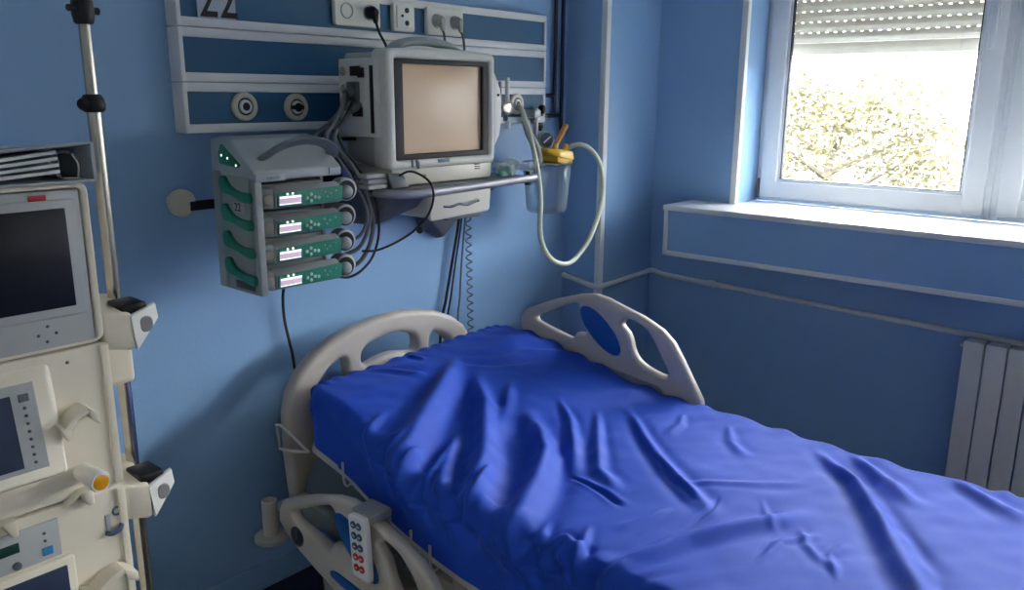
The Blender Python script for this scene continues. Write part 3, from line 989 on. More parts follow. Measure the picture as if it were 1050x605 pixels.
rg_ = thing('suction_regulator', 'suction regulator with round gauge and black knobs under the panel end', 'regulator', (-.77, -.10, 1.34))
b = new(); cyl(b, (-.775, -.06, 1.50), (-.775, -.125, 1.50), .013); cyl(b, (-.775, -.12, 1.55), (-.775, -.12, 1.43), .011); rbox(b, (-.80, -.135, 1.515), (-.76, -.075, 1.545), .005); obj('regulator_body', b, 'alu', rg_)
b = new(); lathe(b, (-.705, -.075, 1.545), (.5, -1, 0), [(0, .010), (.006, .018), (.02, .019), (.026, .014)], 20); cyl(b, (-.76, -.08, 1.54), (-.705, -.075, 1.545), .006); obj('regulator_knob', b, 'black', rg_)
b = new(); lathe(b, (-.755, -.115, 1.465), (0, -.15, 1), [(0, .016), (.016, .020), (.026, .018), (.03, .012)], 20); obj('regulator_knob', b, 'black', rg_)
b = new(); lathe(b, (-.742, -.135, 1.428), (-.45, -1, .1), [(0, .029), (.018, .033), (.022, .033), (.024, .029)], 28); gd = obj('gauge', b, 'chrome', rg_)
n_ = V((-.45, -1, .1)).normalized(); gc_ = V((-.742, -.135, 1.428)) + n_ * .0225
b = new(); lathe(b, gc_, n_, [(0, .028), (.0025, .028), (.003, .026)], 28); obj('gauge_face', b, 'gauge', gd)
b = new(); tube(b, [gc_ + n_ * .004 + V((-.012, .005, -.012)), gc_ + n_ * .004 + V((.016, -.007, .012))], .0025, 6, smooth=False); obj('gauge_needle', b, 'white', gd)
b = new(); tube(b, [(-.845, -.125, 1.505), (-.842, -.14, 1.46), (-.835, -.16, 1.42), (-.822, -.17, 1.385), (-.815, -.17, 1.35)], .016, 12); obj('sleeve', b, 'hosegrey', rg_)

jr = thing('suction_jar', 'clear suction jar with yellow lid hanging beside the right end of the shelf', 'jar', (-.765, -.18, 1.148))
b = new(); lathe(b, (-.775, -.18, 1.150), (0, 0, 1), [(0, .070), (.006, .078), (.02, .081), (.16, .094), (.192, .096), (.196, .098), (.198, .096), (.192, .0925), (.16, .0905), (.02, .078), (.008, .07)], 36); obj('jar_body', b, 'jar', jr)
b = new()
for z in (1.19, 1.22, 1.25, 1.28):
    rbox(b, (-.80, -.262, z), (-.78, -.260, z + .0025), 0)
obj('scale_marks', b, 'keygrey', jr)
b = new()
lathe(b, (-.775, -.18, 1.338), (0, 0, 1), [(0, .0985), (.003, .1005), (.006, .0985)], 36)
tube(b, [(-.80, -.08, 1.335), (-.86, -.06, 1.325), (-.90, -.06, 1.33)], .006, 8)
obj('jar_ring', b, 'steel', jr)
lx = V((-.715, -.185, 1.375))
b = new()
hull(b, [lx + V(p) for p in ((-.092, .02, .012), (-.092, -.02, .012), (-.04, -.045, -.012), (.05, -.045, -.026), (.085, -.02, -.022), (.085, .02, -.022), (.05, .045, -.026), (-.04, .045, -.012),
                             (-.09, .018, .024), (-.09, -.018, .024), (-.04, -.04, .022), (.045, -.04, .010), (.08, -.018, .006), (.08, .018, .006), (.045, .04, .010), (-.04, .04, .022))], .006, 3)
cyl(b, lx + V((.045, 0, 0)), lx + V((.055, 0, .036)), .013, .011)
cyl(b, lx + V((-.02, 0, 0)), lx + V((-.014, 0, .04)), .014, .012)
hull(b, [lx + V(p) for p in ((-.05, -.04, -.03), (.05, -.04, -.04), (.05, .04, -.04), (-.05, .04, -.03), (-.05, -.04, 0), (.05, -.04, -.01), (.05, .04, -.01), (-.05, .04, 0))], .006)
ly = obj('jar_lid', b, 'yellow', jr, label='yellow jar lid')
b = new(); tube(b, [lx + V((-.016, 0, .03)), lx + V((.012, -.004, .07)), lx + V((.042, -.008, .112))], lambda t: .010 + .002 * t, 10, 4); obj('lid_spout', b, 'orange', ly, label='orange spout')
b = new(); rbox(b, (-.90, -.20, 1.318), (-.845, -.12, 1.345), .005); lathe(b, (-.895, -.19, 1.335), (-.3, -1, .2), [(0, .014), (.01, .017), (.02, .015)], 16); rbox(b, (-.905, -.11, 1.32), (-.885, -.0, 1.34), .003); obj('jar_clamp', b, 'frame', jr)
b = new(); lathe(b, (-.875, -.19, 1.335), (.1, -1, .2), [(0, .010), (.008, .016), (.03, .016), (.036, .010)], 16); cyl(b, (-.88, -.17, 1.318), (-.885, -.175, 1.262), .009, .013); obj('clamp_knob', b, 'black', jr)

b = new()
hp = [(-.838, -.075, 1.556), (-.845, -.10, 1.552), (-.865, -.14, 1.51), (-.885, -.19, 1.43), (-.889, -.225, 1.32), (-.888, -.24, 1.21), (-.900, -.25, 1.09), (-.885, -.262, 1.02), (-.845, -.275, .972), (-.79, -.28, .952), (-.735, -.28, .952), (-.68, -.28, .978), (-.615, -.28, 1.03),
      (-.562, -.28, 1.11), (-.535, -.28, 1.20), (-.532, -.278, 1.27), (-.550, -.268, 1.345), (-.585, -.25, 1.39), (-.615, -.23, 1.407), (-.638, -.21, 1.406), (-.655, -.195, 1.395), (-.662, -.187, 1.378)]
tube(b, hp, .0098, 12, 6)
tag(obj('suction_hose', b, 'hose'), 'milky white hose looping from the gas outlet down and up to the yellow jar lid', 'hose')

# ------------------------------------------------------------------ bed
XLm, XRm = -1.99, -1.118       # mattress sides
Y0m, Y1m = -.235, -2.22


def top(y):
    ys = [-3, -1.5, -1.0, -.82, -.6, -.4, -.2]
    zs = [.645, .645, .657, .676, .718, .752, .757]
    return float(np.interp(y, ys, zs))




def left(y):      # the near side of the mattress bulges outwards away from the headboard
    t = max(0, min(1, (-.28 - y) / .55))
    return -.068 * t * t * (3 - 2 * t)


def under(y):
    return float(np.interp(y, [-3, -1.3, -.96, -.76, -.5, -.3, -.2], [.44, .44, .468, .510, .560, .588, .595]))


bed = thing('hospital_bed', 'adjustable hospital bed with beige plastic headboard and side rails', 'bed', (-1.6, -1.2, 0))
# headboard
hc, hb = -1.598, -.150


def sym(pts):
    return [(hc + dx, z) for dx, z in pts]


half = [(0, .885), (.06, .884), (.14, .874), (.22, .855), (.30, .82), (.36, .775), (.40, .715), (.416, .65), (.416, .52), (.405, .38), (.40, .30)]
outl = sym(half) + sym([(-dx, z) for dx, z in half[::-1][:-1]])
mid = [(-.10, .735), (-.118, .748), (-.118, .775), (-.10, .797), (-.05, .812), (0, .817), (.05, .812), (.10, .797), (.118, .775), (.118, .748), (.10, .735), (.05, .745), (0, .750), (-.05, .745)]
sid = [(.182, .735), (.186, .768), (.205, .780), (.245, .764), (.295, .715), (.326, .655), (.318, .60), (.29, .585), (.25, .60), (.21, .66), (.18, .70)]
b = new()
plate(b, outl, [('s', sym(mid)), ('s', sym(sid)), ('s', sym([(-dx, z) for dx, z in sid]))], .052, .020, XZ(hb), 5)
obj('headboard', b, 'bed', bed)
# foot board
b = new()
outl2 = [(x, z - .06) for x, z in outl]
plate(b, outl2, [('s', [(x, z - .06) for x, z in sym(mid)])], .052, .020, XZ(-2.30), 5)
obj('footboard', b, 'bed', bed)

# side rail profile in (y, z), raised position
ro = [(-.335, .772), (-.337, .812), (-.352, .840), (-.385, .858), (-.49, .902), (-.60, .938), (-.66, .948), (-.71, .942), (-.78, .922), (-.86, .900), (-.925, .872), (-.968, .838), (-1.005, .785), (-1.045, .722), (-1.078, .672), (-1.085, .63), (-1.075, .59), (-1.0, .60), (-.90, .606), (-.80, .612), (-.70, .622), (-.60, .645), (-.50, .680), (-.42, .712), (-.36, .748)]
h1 = [(-.418, .832), (-.408, .818), (-.425, .806), (-.50, .788), (-.562, .776), (-.575, .780), (-.588, .798), (-.615, .802), (-.628, .806), (-.624, .84), (-.606, .880), (-.590, .902), (-.565, .900), (-.49, .868)]
h2 = [(-.775, .862), (-.782, .878), (-.80, .886), (-.835, .878), (-.865, .862), (-.90, .825), (-.935, .768), (-.955, .736), (-.945, .722), (-.90, .730), (-.865, .742), (-.838, .760), (-.822, .785), (-.812, .815), (-.80, .838)]
ov = [(-.692 + .104 * math.cos(t) * .77 - .043 * math.sin(t) * .64, .828 + .104 * math.cos(t) * .66 + .043 * math.sin(t) * .75) for t in [k * 2 * PI / 24 for k in range(24)]]
strip = roundpoly([(-.575, .716), (-.60, .722), (-.93, .685), (-.95, .668), (-.93, .645), (-.62, .688), (-.575, .70)], .012)


def side_rail(x, dy, dz, side):
    f = YZ(x) @ Matrix.Translation((dy, dz, 0))
    b = new()
    plate(b, ro, [('s', h1), ('s', h2)], .036, .014, f, 5)
    r = obj('side_rail', b, 'bed', bed)
    s = -1
    b = new()
    for s in (-1, 1):
        plate(b, ov, [], .004, .001, YZ(x + s * .0185) @ Matrix.Translation((dy, dz, 0)))
    obj('oval_panel', b, 'bedpanel', r, label='blue oval panel')
    return r


rf = side_rail(-1.098, 0, 0, -1)
b = new(); plate(b, strip, [], .006, .002, YZ(-1.1175)); obj('recess_plate', b, 'bedlight', rf, label='grey recessed plate')
rn = side_rail(-2.135, .025, -.365, 1)
b = new(); plate(b, [(y + .025, z - .365) for y, z in strip], [], .005, .002, YZ(-2.1545)); obj('recess_plate', b, 'bedpanel', rn, label='blue stripe along the lower edge')
b = new()
lathe(b, (-2.1535, -.402, .394), (-1, 0, 0), [(0, .030), (.0015, .030), (.0015, .0235), (0, .0235), (0, .0236)], 28)
rbox(b, (-2.156, -.407, .385), (-2.153, -.397, .412), .0005)
obj('emblem', b, 'keygrey', rn, label='round grey emblem')
# hand control panel clipped on the near rail
yc, zc = -.66, .545
fcp = Matrix.Translation((-2.178, -.680, .580)) @ Matrix(((0, 0, -1, 0), (-1, 0, 0, 0), (0, 1, 0, 0), (0, 0, 0, 1))) @ Matrix.Rotation(.06, 4, 'Z')
b = new(); plate(b, rrect(0, -.170, .064, 0, .008), [], .020, .004, fcp); cp = obj('control_panel', b, 'frame', rn, label='white button panel')
for k in range(5):
    col = 'keyblue' if k < 3 else 'keyred'
    for q in range(2):
        b = new(); c_ = fcp @ V((.021 + q * .021, -.024 - k * .029, .010)); lathe(b, c_, (-1, 0, 0), [(0, .0100), (.002, .0098), (.0025, .008)], 18); kb = obj('button', b, col, cp, label='red button' if k > 2 else 'slate blue button')
        b = new(); rbox(b, c_ + V((-.0032, -.004, -.0015)), c_ + V((-.0022, .004, .0015)), .0002); obj('button_mark', b, 'frame', kb)
b = new(); rbox(b, (-2.172, -.675, .566), (-2.105, -.755, .590), .006); rbox(b, (-2.118, -.675, .54), (-2.108, -.755, .585), .003); obj('panel_clip', b, 'bedlight', rn)
b = new(); rbox(b, (-2.175, -.705, .395), (-2.14, -.735, .415), .004); obj('panel_hook', b, 'cream', rn)
# rail hinge arms
for y in (-.50, -.78):
    b = new(); hull(b, [(-2.118, y - .03, .30), (-2.118, y + .03, .30), (-2.03, y + .025, .34), (-2.03, y - .025, .34), (-2.118, y - .03, .27), (-2.118, y + .03, .27), (-2.03, y + .025, .30), (-2.03, y - .025, .30)], .006); obj('rail_arm', b, 'steelpaint', bed)
for y in (-.60, -.88):
    b = new(); hull(b, [(-1.115, y - .03, .62), (-1.115, y + .03, .62), (-1.125, y + .025, .44), (-1.125, y - .025, .44), (-1.10, y - .03, .62), (-1.10, y + .03, .62), (-1.10, y + .025, .42), (-1.10, y - .025, .42)], .005); obj('rail_arm', b, 'steelpaint', bed)

# deck under the mattress: raised back section then flat
ysd = [-.27, -.45, -.65, -.85, -1.0, -1.3, -2.2]
b = new()
for side, x in ((-1, XLm + .005), (1, XRm - .005)):
    for i in range(len(ysd) - 1):
        a, c = ysd[i], ysd[i + 1]
        za, zc_ = under(a) - .012, under(c) - .012
        xa, xc = (x + left(a), x + left(c)) if side < 0 else (x, x)
        hull(b, [(xa - .012, a, za), (xa + .012, a, za), (xa - .012, a, za - .022), (xa + .012, a, za - .022), (xc - .012, c, zc_), (xc + .012, c, zc_), (xc - .012, c, zc_ - .022), (xc + .012, c, zc_ - .022)])
for y in ysd:
    z = under(y) - .012
    rbox(b, (XLm + .005 + left(y), y - .015, z - .02), (XRm - .005, y + .015, z), .002)
obj('deck_frame', b, 'wire', bed)
for i in range(3):
    a, c = ((-.28, -1.0), (-1.02, -1.4), (-1.42, -2.18))[i]
    b = new()
    n = 10
    for k in range(n):
        ya, yc_ = a + (c - a) * k / n, a + (c - a) * (k + 1) / n
        za, zc_ = under(ya) - .003, under(yc_) - .003
        hull(b, [(x, y, z + d) for x in (XLm + .03, XRm - .03) for y, z in ((ya, za), (yc_, zc_)) for d in (0, -.008)])
    obj('deck_panel', b, 'steelpaint', bed)
for y in (-.46, -.795, -.865, -1.25, -1.6):
    z = under(y)
    xp = XLm + left(y)
    b = new(); tube(b, [(xp - .012, y, z - .05), (xp - .022, y, z - .03), (xp - .024, y, z + .028)], .0035, 8, 4); tube(b, [(xp - .012, y, z - .05), (xp + .01, y, z - .045)], .0035, 8, smooth=False); obj('retainer_peg', b, 'wire', bed, label='pale wire peg')
# wire mattress keeper near the headboard
b = new(); tube(b, [(-2.03, -.30, .575), (-2.045, -.20, .628), (-2.05, -.175, .632), (-2.05, -.17, .625), (-2.045, -.172, .565), (-2.045, -.18, .555), (-2.03, -.225, .556), (-2.01, -.26, .558)], .0045, 8, 5); obj('mattress_keeper', b, 'wire', bed, label='bent triangular wire keeper')
# under frame
b = new()
for x in (-2.0, -1.2):
    rbox(b, (x - .025, -2.2, .33), (x + .025, -.18, .39), .006)
for y in (-.20, -.9, -1.5, -2.15):
    rbox(b, (-2.0, y - .025, .33), (-1.2, y + .025, .385), .006)
obj('chassis', b, 'steelpaint', bed)
b = new()
hull(b, [(-2.0, -.20, .40), (-1.2, -.20, .40), (-2.0, -.55, .40), (-1.2, -.55, .40), (-1.95, -.22, .54), (-1.25, -.22, .54), (-1.95, -.5, .50), (-1.25, -.5, .50)], .02, 3)
obj('head_cover', b, 'pumpdk', bed, label='dark cover behind the headboard')
for y in (-.60, -.72, -.9):
    b = new(); hull(b, [(-2.03, y - .02, .46), (-2.03, y + .02, .46), (-1.99, y + .02, .46), (-1.99, y - .02, .46), (-2.03, y - .045, .36), (-2.03, y + .005, .36), (-1.99, y + .005, .36), (-1.99, y - .045, .36)], .004); obj('deck_strut', b, 'steelpaint', bed)
b = new()
for k in range(6):
    tube(b, [(-2.035, -.62 - k * .022, .455), (-2.045, -.63 - k * .022, .44), (-2.035, -.64 - k * .022, .43)], .004, 6, 4)
obj('spring_strip', b, 'wire', bed)
b = new()
rbox(b, (-1.95, -2.05, .10), (-1.25, -.35, .16), .02)
for y in (-.55, -1.85):
    hull(b, [(-1.75, y - .05, .15), (-1.45, y - .05, .15), (-1.75, y + .05, .15), (-1.45, y + .05, .15), (-1.70, y - .04, .34), (-1.5, y - .04, .34), (-1.70, y + .04, .34), (-1.5, y + .04, .34)], .01)
obj('base', b, 'steelpaint', bed)
for x in (-1.98, -1.22):
    for y in (-.34, -2.06):
        b = new(); lathe(b, (x - .022, y, .065), (1, 0, 0), [(0, .058), (.006, .065), (.038, .065), (.044, .058)], 28); ca = obj('caster', b, 'black', bed)
        b = new(); hull(b, [(x - .03, y - .02, .07), (x + .03, y - .02, .07), (x - .03, y + .02, .07), (x + .03, y + .02, .07), (x - .03, y - .04, .15), (x + .03, y - .04, .15), (x - .03, y + .04, .15), (x + .03, y + .04, .15)], .006); obj('caster_fork', b, 'steelpaint', ca)
# corner bumpers at head end
for x in (-2.108, -1.092):
    b = new(); lathe(b, (x, -.195, .283), (0, 0, 1), [(0, .042), (.005, .050), (.016, .050), (.022, .042), (.024, .024), (.026, .023), (.132, .023), (.134, .019), (.125, .017), (.11, .016)], 30); obj('wall_bumper', b, 'bed', bed)
    b = new(); rbox(b, (min(x, x + (.10 if x < -1.6 else -.10)), -.20, .335), (max(x, x + (.10 if x < -1.6 else -.10)), -.15, .375), .008); obj('bumper_arm', b, 'bed', bed)


# mattress and sheet ------------------------------------------------
RC = .075


def corner_round(x, y):
    for sx, cx in ((-1, XLm + RC), (1, XRm - RC)):
        for sy, cy in ((1, Y0m - RC), (-1, Y1m + RC)):
            dx, dy = (x - cx) * sx, (y - cy) * sy
            if dx > 0 and dy > 0:
                m = max(dx, dy)
                h = math.hypot(dx, dy)
                k = m / h
                return cx + dx * k * sx, cy + dy * k * sy
    return x, y


def drape(s, t, R, inflate, drop_max):
    """unrolled sheet coordinate -> surface point and outward normal"""
    def bend(u, lo, hi):
        a = lo + R
        if u < a:
            e = a - u
            th = min(e / R, PI / 2)
            return a - R * math.sin(th), R * (1 - math.cos(th)) + max(0, e - R * PI / 2), -math.sin(th), math.cos(th)
        a = hi - R
        if u > a:
            e = u - a
            th = min(e / R, PI / 2)
            return a + R * math.sin(th), R * (1 - math.cos(th)) + max(0, e - R * PI / 2), math.sin(th), math.cos(th)
        return u, 0, 0, 1
    x, dx, nx, cx_ = bend(s, XLm - inflate, XRm + inflate)
    y, dy, ny, cy_ = bend(t, Y1m - inflate, Y0m + inflate)
    d = math.hypot(dx, dy) if min(dx, dy) > 0 else max(dx, dy)
    d = min(d, drop_max)
    x, y = corner_round(x, y)
    nz = max(0, min(cx_, cy_))
    n = V((nx, ny, nz))
    n.normalize()
    x += left(y) * max(0, min(1, (XRm - x) / (XRm - XLm)))
    return V((x, y, top(y) + (x + 1.55) * .02 * max(0, min(1, (y + 1) / .6)) + inflate - d * (top(y) - under(y)) / .2)), n, d


def smoothstep(a, b_, x):
    t = max(0, min(1, (x - a) / (b_ - a)))
    return t * t * (3 - 2 * t)


FOLDS = [  # polyline in plan, width, height, sharpness
    ([(-1.47, -.37), (-1.66, -.51), (-1.81, -.61), (-1.97, -.72), (-2.09, -.82), (-2.16, -.88)], .050, .036),
    ([(-1.76, -.71), (-1.91, -.81), (-2.03, -.90), (-2.14, -.98)], .036, .024),
    ([(-1.50, -.48), (-1.56, -.56), (-1.64, -.68), (-1.78, -.82), (-1.95, -.97), (-2.09, -1.10), (-2.16, -1.17)], .044, .034),
    ([(-1.45, -.60), (-1.55, -.68), (-1.64, -.75), (-1.76, -.85)], .026, .011),
    ([(-1.53, -.74), (-1.59, -.82), (-1.65, -.90), (-1.71, -.97), (-1.84, -1.05), (-1.98, -1.11), (-2.15, -1.19)], .042, .034),
    ([(-1.40, -.75), (-1.51, -.89), (-1.61, -.98), (-1.75, -1.09)], .020, .012),
    ([(-1.36, -.87), (-1.53, -1.0), (-1.67, -1.11), (-1.74, -1.24)], .020, .011),
    ([(-1.28, -.92), (-1.44, -1.09), (-1.55, -1.23), (-1.62, -1.34), (-1.69, -1.47)], .022, .014),
    ([(-2.12, -1.34), (-2.02, -1.37), (-1.93, -1.40), (-1.80, -1.44), (-1.65, -1.52), (-1.48, -1.62)], .028, .017),
    ([(-1.62, -1.27), (-1.57, -1.32), (-1.48, -1.44), (-1.37, -1.55)], .016, .004),
    ([(-1.16, -1.45), (-1.22, -1.51), (-1.32, -1.63), (-1.47, -1.74), (-1.62, -1.84), (-1.78, -1.95)], .030, .024),
    ([(-1.13, -1.54), (-1.19, -1.60), (-1.26, -1.69), (-1.36, -1.79)], .026, .014),
    ([(-1.45, -1.77), (-1.52, -1.81), (-1.63, -1.90)], .020, .009),
    ([(-1.13, -1.80), (-1.18, -1.86), (-1.26, -1.99)], .026, .013),
    ([(-1.78, -.26), (-1.72, -.33), (-1.66, -.44)], .018, .007),
    ([(-1.60, -.26), (-1.58, -.33)], .014, .006),
    ([(-1.58, -1.60), (-1.66, -1.65), (-1.72, -1.74)], .015, .005),
    ([(-1.70, -1.35), (-1.78, -1.33), (-1.88, -1.30)], .016, .006),
    ([(-1.22, -1.08), (-1.30, -1.12), (-1.40, -1.13)], .016, .005),
    ([(-1.20, -1.22), (-1.30, -1.28), (-1.36, -1.36)], .018, .006),
    ([(-2.12, -1.22), (-2.02, -1.20), (-1.96, -1.24), (-1.98, -1.29), (-2.08, -1.32)], .014, .012),
    ([(-1.75, -1.75), (-1.66, -1.70), (-1.58, -1.72)], .014, .006),
    ([(-1.80, -1.60), (-1.68, -1.60), (-1.58, -1.66)], .014, .005),
    ([(-1.52, -1.48), (-1.58, -1.52), (-1.66, -1.58)], .012, .003),
    ([(-1.30, -.46), (-1.22, -.54), (-1.14, -.62)], .03, .008),
]
rf_ = random.Random(12)
for k in range(13):     # short gathers where the sheet is pulled over the near edge
    y = -.60 - k * .062 + rf_.uniform(-.015, .015)
    a_ = rf_.uniform(.06, .20)
    FOLDS.append(([(-2.03 + a_, y + .55 * a_), (-2.06, y), (-2.13, y - .05)], rf_.uniform(.014, .022), rf_.uniform(.007, .014)))
VALLEYS = [
    ([(-1.73, -1.06), (-1.75, -1.18), (-1.78, -1.27)], .010, .008),
    ([(-1.53, -.40), (-1.42, -.49), (-1.25, -.56)], .022, .008),
    ([(-1.52, -1.18), (-1.60, -1.28), (-1.66, -1.40)], .010, .007),
    ([(-1.58, -1.40), (-1.66, -1.42), (-1.75, -1.41)], .008, .004),
]


def folds(P, lst):
    h = np.zeros(len(P))
    for pl, w, a in lst:
        pl = np.array(pl)
        seg = np.linalg.norm(np.diff(pl, axis=0), axis=1)
        L = seg.sum()
        acc = 0
        best = np.full(len(P), 1e9)
        arc = np.zeros(len(P))
        for i in range(len(pl) - 1):
            d = pl[i + 1] - pl[i]
            t = np.clip(((P - pl[i]) @ d) / (d @ d), 0, 1)
            dist = np.linalg.norm(P - (pl[i] + t[:, None] * d), axis=1)
            sgn = np.sign((P[:, 0] - pl[i][0]) * d[1] - (P[:, 1] - pl[i][1]) * d[0])
            k = dist < np.abs(best)
            best = np.where(k, dist * sgn, best)
            arc = np.where(k, acc + t * seg[i], arc)
            acc += seg[i]
        u = arc / L
        taper = np.clip(np.minimum(u / .3, (1 - u) / .25 + (.6 if pl[-1][0] < -2.05 else 0)), 0, 1)
        taper = taper * taper * (3 - 2 * taper)
        ww = w * (.48 + .5 * u)
        x = best / ww
        prof = np.exp(-1.1 * x * x) - .35 * np.exp(-((x + 1.9) / 1.0) ** 2) - .25 * np.exp(-((x - 1.9) / 1.0) ** 2)
        h += a * taper * prof
    return h


def vnoise(P, scale, seed):
    rs = np.random.RandomState(seed)
    g = rs.rand(64, 64)
    q = P * scale
    i = np.floor(q).astype(int)
    f = q - i
    f = f * f * (3 - 2 * f)
    g_ = lambda a, c: g[a % 64, c % 64]
    return ((g_(i[:, 0], i[:, 1]) * (1 - f[:, 0]) + g_(i[:, 0] + 1, i[:, 1]) * f[:, 0]) * (1 - f[:, 1]) +
            (g_(i[:, 0], i[:, 1] + 1) * (1 - f[:, 0]) + g_(i[:, 0] + 1, i[:, 1] + 1) * f[:, 0]) * f[:, 1]) - .5


def cloth(name, m, inflate, R, over, nu, nv, wrinkle, parent=None):
    ss = np.linspace(XLm - over, XRm + over, nu)
    tt = np.linspace(Y1m - over, Y0m + over, nv)
    base, nor, drop = [], [], []
    for t in tt:
        for s in ss:
            p, n, d = drape(s, t, R, inflate, over)
            base.append(p)
            nor.append(n)
            drop.append(d)
    B = np.array(base)
    N = np.array(nor)
    D = np.array(drop)
    if wrinkle:
        ST = np.array([(s, t) for t in tt for s in ss])
        fade = np.clip(1 - (D - .035) / .10, 0, 1)
        fade = fade * fade * (3 - 2 * fade)
        h = folds(ST, FOLDS) - folds(ST, VALLEYS)
        # gathers along the near edge: ripples across the edge, growing towards it
        e = np.clip((ST[:, 0] - (XLm - .03)) / .17, 0, 1)
        ph = ST[:, 1] + .75 * (ST[:, 0] - XLm)
        warp = vnoise(np.stack([ph, ST[:, 0]], 1), 6, 11) * .09
        amp = (1 - e) ** 2 * np.clip((D.max() - D) / .06, 0, 1)
        h += amp * (.0055 * np.sin((ph + warp) * 2 * PI / .075) + .0012 * np.sin((ph + warp * 1.6) * 2 * PI / .041 + 1)) * np.clip((-ST[:, 1] - .55) / .25, 0.05, 1)
        # bunching along the far edge
        e2 = np.clip((XRm + .01 - ST[:, 0]) / .10, 0, 1)
        h += (1 - e2) ** 2 * .007 * np.sin((ST[:, 1] * 1.0 + vnoise(ST, 7, 3) * .16) * 2 * PI / .13)
        # head edge puckers
        e3 = np.clip((Y0m + .01 - ST[:, 1]) / .09, 0, 1)
        h += (1 - e3) ** 2 * .006 * np.sin((ST[:, 0] + vnoise(ST, 8, 4) * .08) * 2 * PI / .06)
        h += .010 * vnoise(ST, 4.5, 1) + .0045 * vnoise(ST @ np.array([[.8, .6], [-.6, .8]]) * [1, 2.4], 9, 2) + .0016 * vnoise(ST * [1, 1], 26, 5)
        far = np.clip((ST[:, 0] - (XRm - .03)) / .03, 0, 1)
        h *= .15 + .85 * fade
        h -= .0045 * np.exp(-((D - .075) / .0045) ** 2) * (ST[:, 0] < -1.6)
        B = B + N * (h + .006)[:, None]
    b = new()
    vs = [b.verts.new(p) for p in B]
    for j in range(nv - 1):
        for i in range(nu - 1):
            k = j * nu + i
            b.faces.new((vs[k], vs[k + 1], vs[k + nu + 1], vs[k + nu]))
    if not wrinkle:
        rim = [e for e in b.edges if e.is_boundary]
        bmesh.ops.holes_fill(b, edges=rim, sides=0)
    o = obj(name, b, m, parent, 180)
    return o


ma = tag(cloth('mattress', 'mattress', -.020, .035, PI / 2 * .035 - .035 + .2, 60, 90, False), 'navy covered mattress lying on the hospital bed under the blue sheet', 'mattress')
OV = .195
sh_ = tag(cloth('bed_sheet', 'sheet', .003, .026, OV + .02, 380, 600, True), 'royal blue creased sheet stretched over the mattress', 'sheet')

# ------------------------------------------------------------------ dialysis machine
dm = thing('dialysis_machine', 'tall off-white dialysis machine cut off by the left edge of the photo', 'medical machine', (-2.98, -.58, 0))
dx0, dx1, dy = -3.22, -2.772, -.80
b = new()
rbox(b, (dx0, dy + .012, .16), (dx1, -.36, 1.45), .02, 3)
obj('cabinet', b, 'dial', dm)
b = new(); rbox(b, (dx0 + .01, dy - .02, .05), (dx1 - .01, -.30, .17), .03, 3); obj('base', b, 'dial', dm)
for x in (dx0 + .06, dx1 - .06):
    for y in (dy + .04, -.38):
        b = new(); lathe(b, (x - .02, y, .05), (1, 0, 0), [(0, .045), (.005, .05), (.035, .05), (.04, .045)], 24); obj('caster', b, 'black', dm)
# screen housing
b = new()
plate(b, roundpoly([(dx0, 1.192), (dx1, 1.192), (dx1, 1.458), (dx0, 1.458)], .016), [rrect(dx0 + .012, 1.195, dx1 - .012, 1.450, .008)], .05, .004, XZ(dy + .016), 4)
shs = obj('screen_housing', b, 'dial', dm)
b = new(); rbox(b, (dx0 + .0135, dy - .0075, 1.194), (dx1 - .0135, dy + .02, 1.4485), .004); obj('screen_surround', b, 'dialgrey', shs)
b = new(); rbox(b, (-3.17, dy - .012, 1.244), (-2.795, dy - .004, 1.434), .004); obj('screen_border', b, 'dialgrey', shs)
b = new(); rbox(b, (-3.15, dy - .0145, 1.260), (-2.812, dy - .010, 1.420), .002); obj('screen', b, 'dialdk', shs, label='dark screen')
b = new(); rbox(b, (-2.862, dy - .0095, 1.4335), (-2.836, dy - .005, 1.4425), .0015); obj('indicator_lamp', b, 'red', shs, label='red indicator')
b = new()
for x, z in ((-2.858, 1.232), (-2.873, 1.219), (-2.846, 1.219), (-2.861, 1.207)):
    lathe(b, (x, dy - .006, z), (0, -1, 0), [(0, .0028), (.0022, .0026), (.003, .0016)], 10)
obj('arrow_key', b, 'keygrey', shs)
# middle module
b = new(); plate(b, roundpoly([(dx0, .926), (dx1, .926), (dx1, 1.186), (dx0, 1.186)], .004), [], .03, .003, XZ(dy + .009)); mm = obj('middle_module', b, 'dial', dm)
b = new(); rbox(b, (dx1 - .010, dy - .012, .929), (dx1 + .004, dy + .03, 1.184), .003); obj('edge_strip', b, 'dial', mm)
b = new()
hull(b, [(-3.20, dy - .005, 1.172), (-2.862, dy - .005, 1.172), (-3.20, dy - .012, 1.165), (-2.872, dy - .012, 1.165), (-3.20, dy - .045, .995), (-2.868, dy - .045, .995), (-3.20, dy - .005, .975), (-2.862, dy - .005, .975)], .004)
tp = obj('tilted_display_unit', b, 'dial', mm)
tilt = math.atan2(.033, .17)


def tf(z):   # y on the sloped front at height z
    return dy - .012 - (1.165 - z) * .033 / .17


def slab(b, x0, x1, z0, z1, lift, th=.002):
    n = V((0, -math.cos(tilt), math.sin(tilt) * 1))
    pts = []
    for x in (x0, x1):
        for z in (z0, z1):
            p = V((x, tf(z), z))
            pts += [tuple(p + n * lift), tuple(p + n * (lift + th))]
    hull(b, pts)


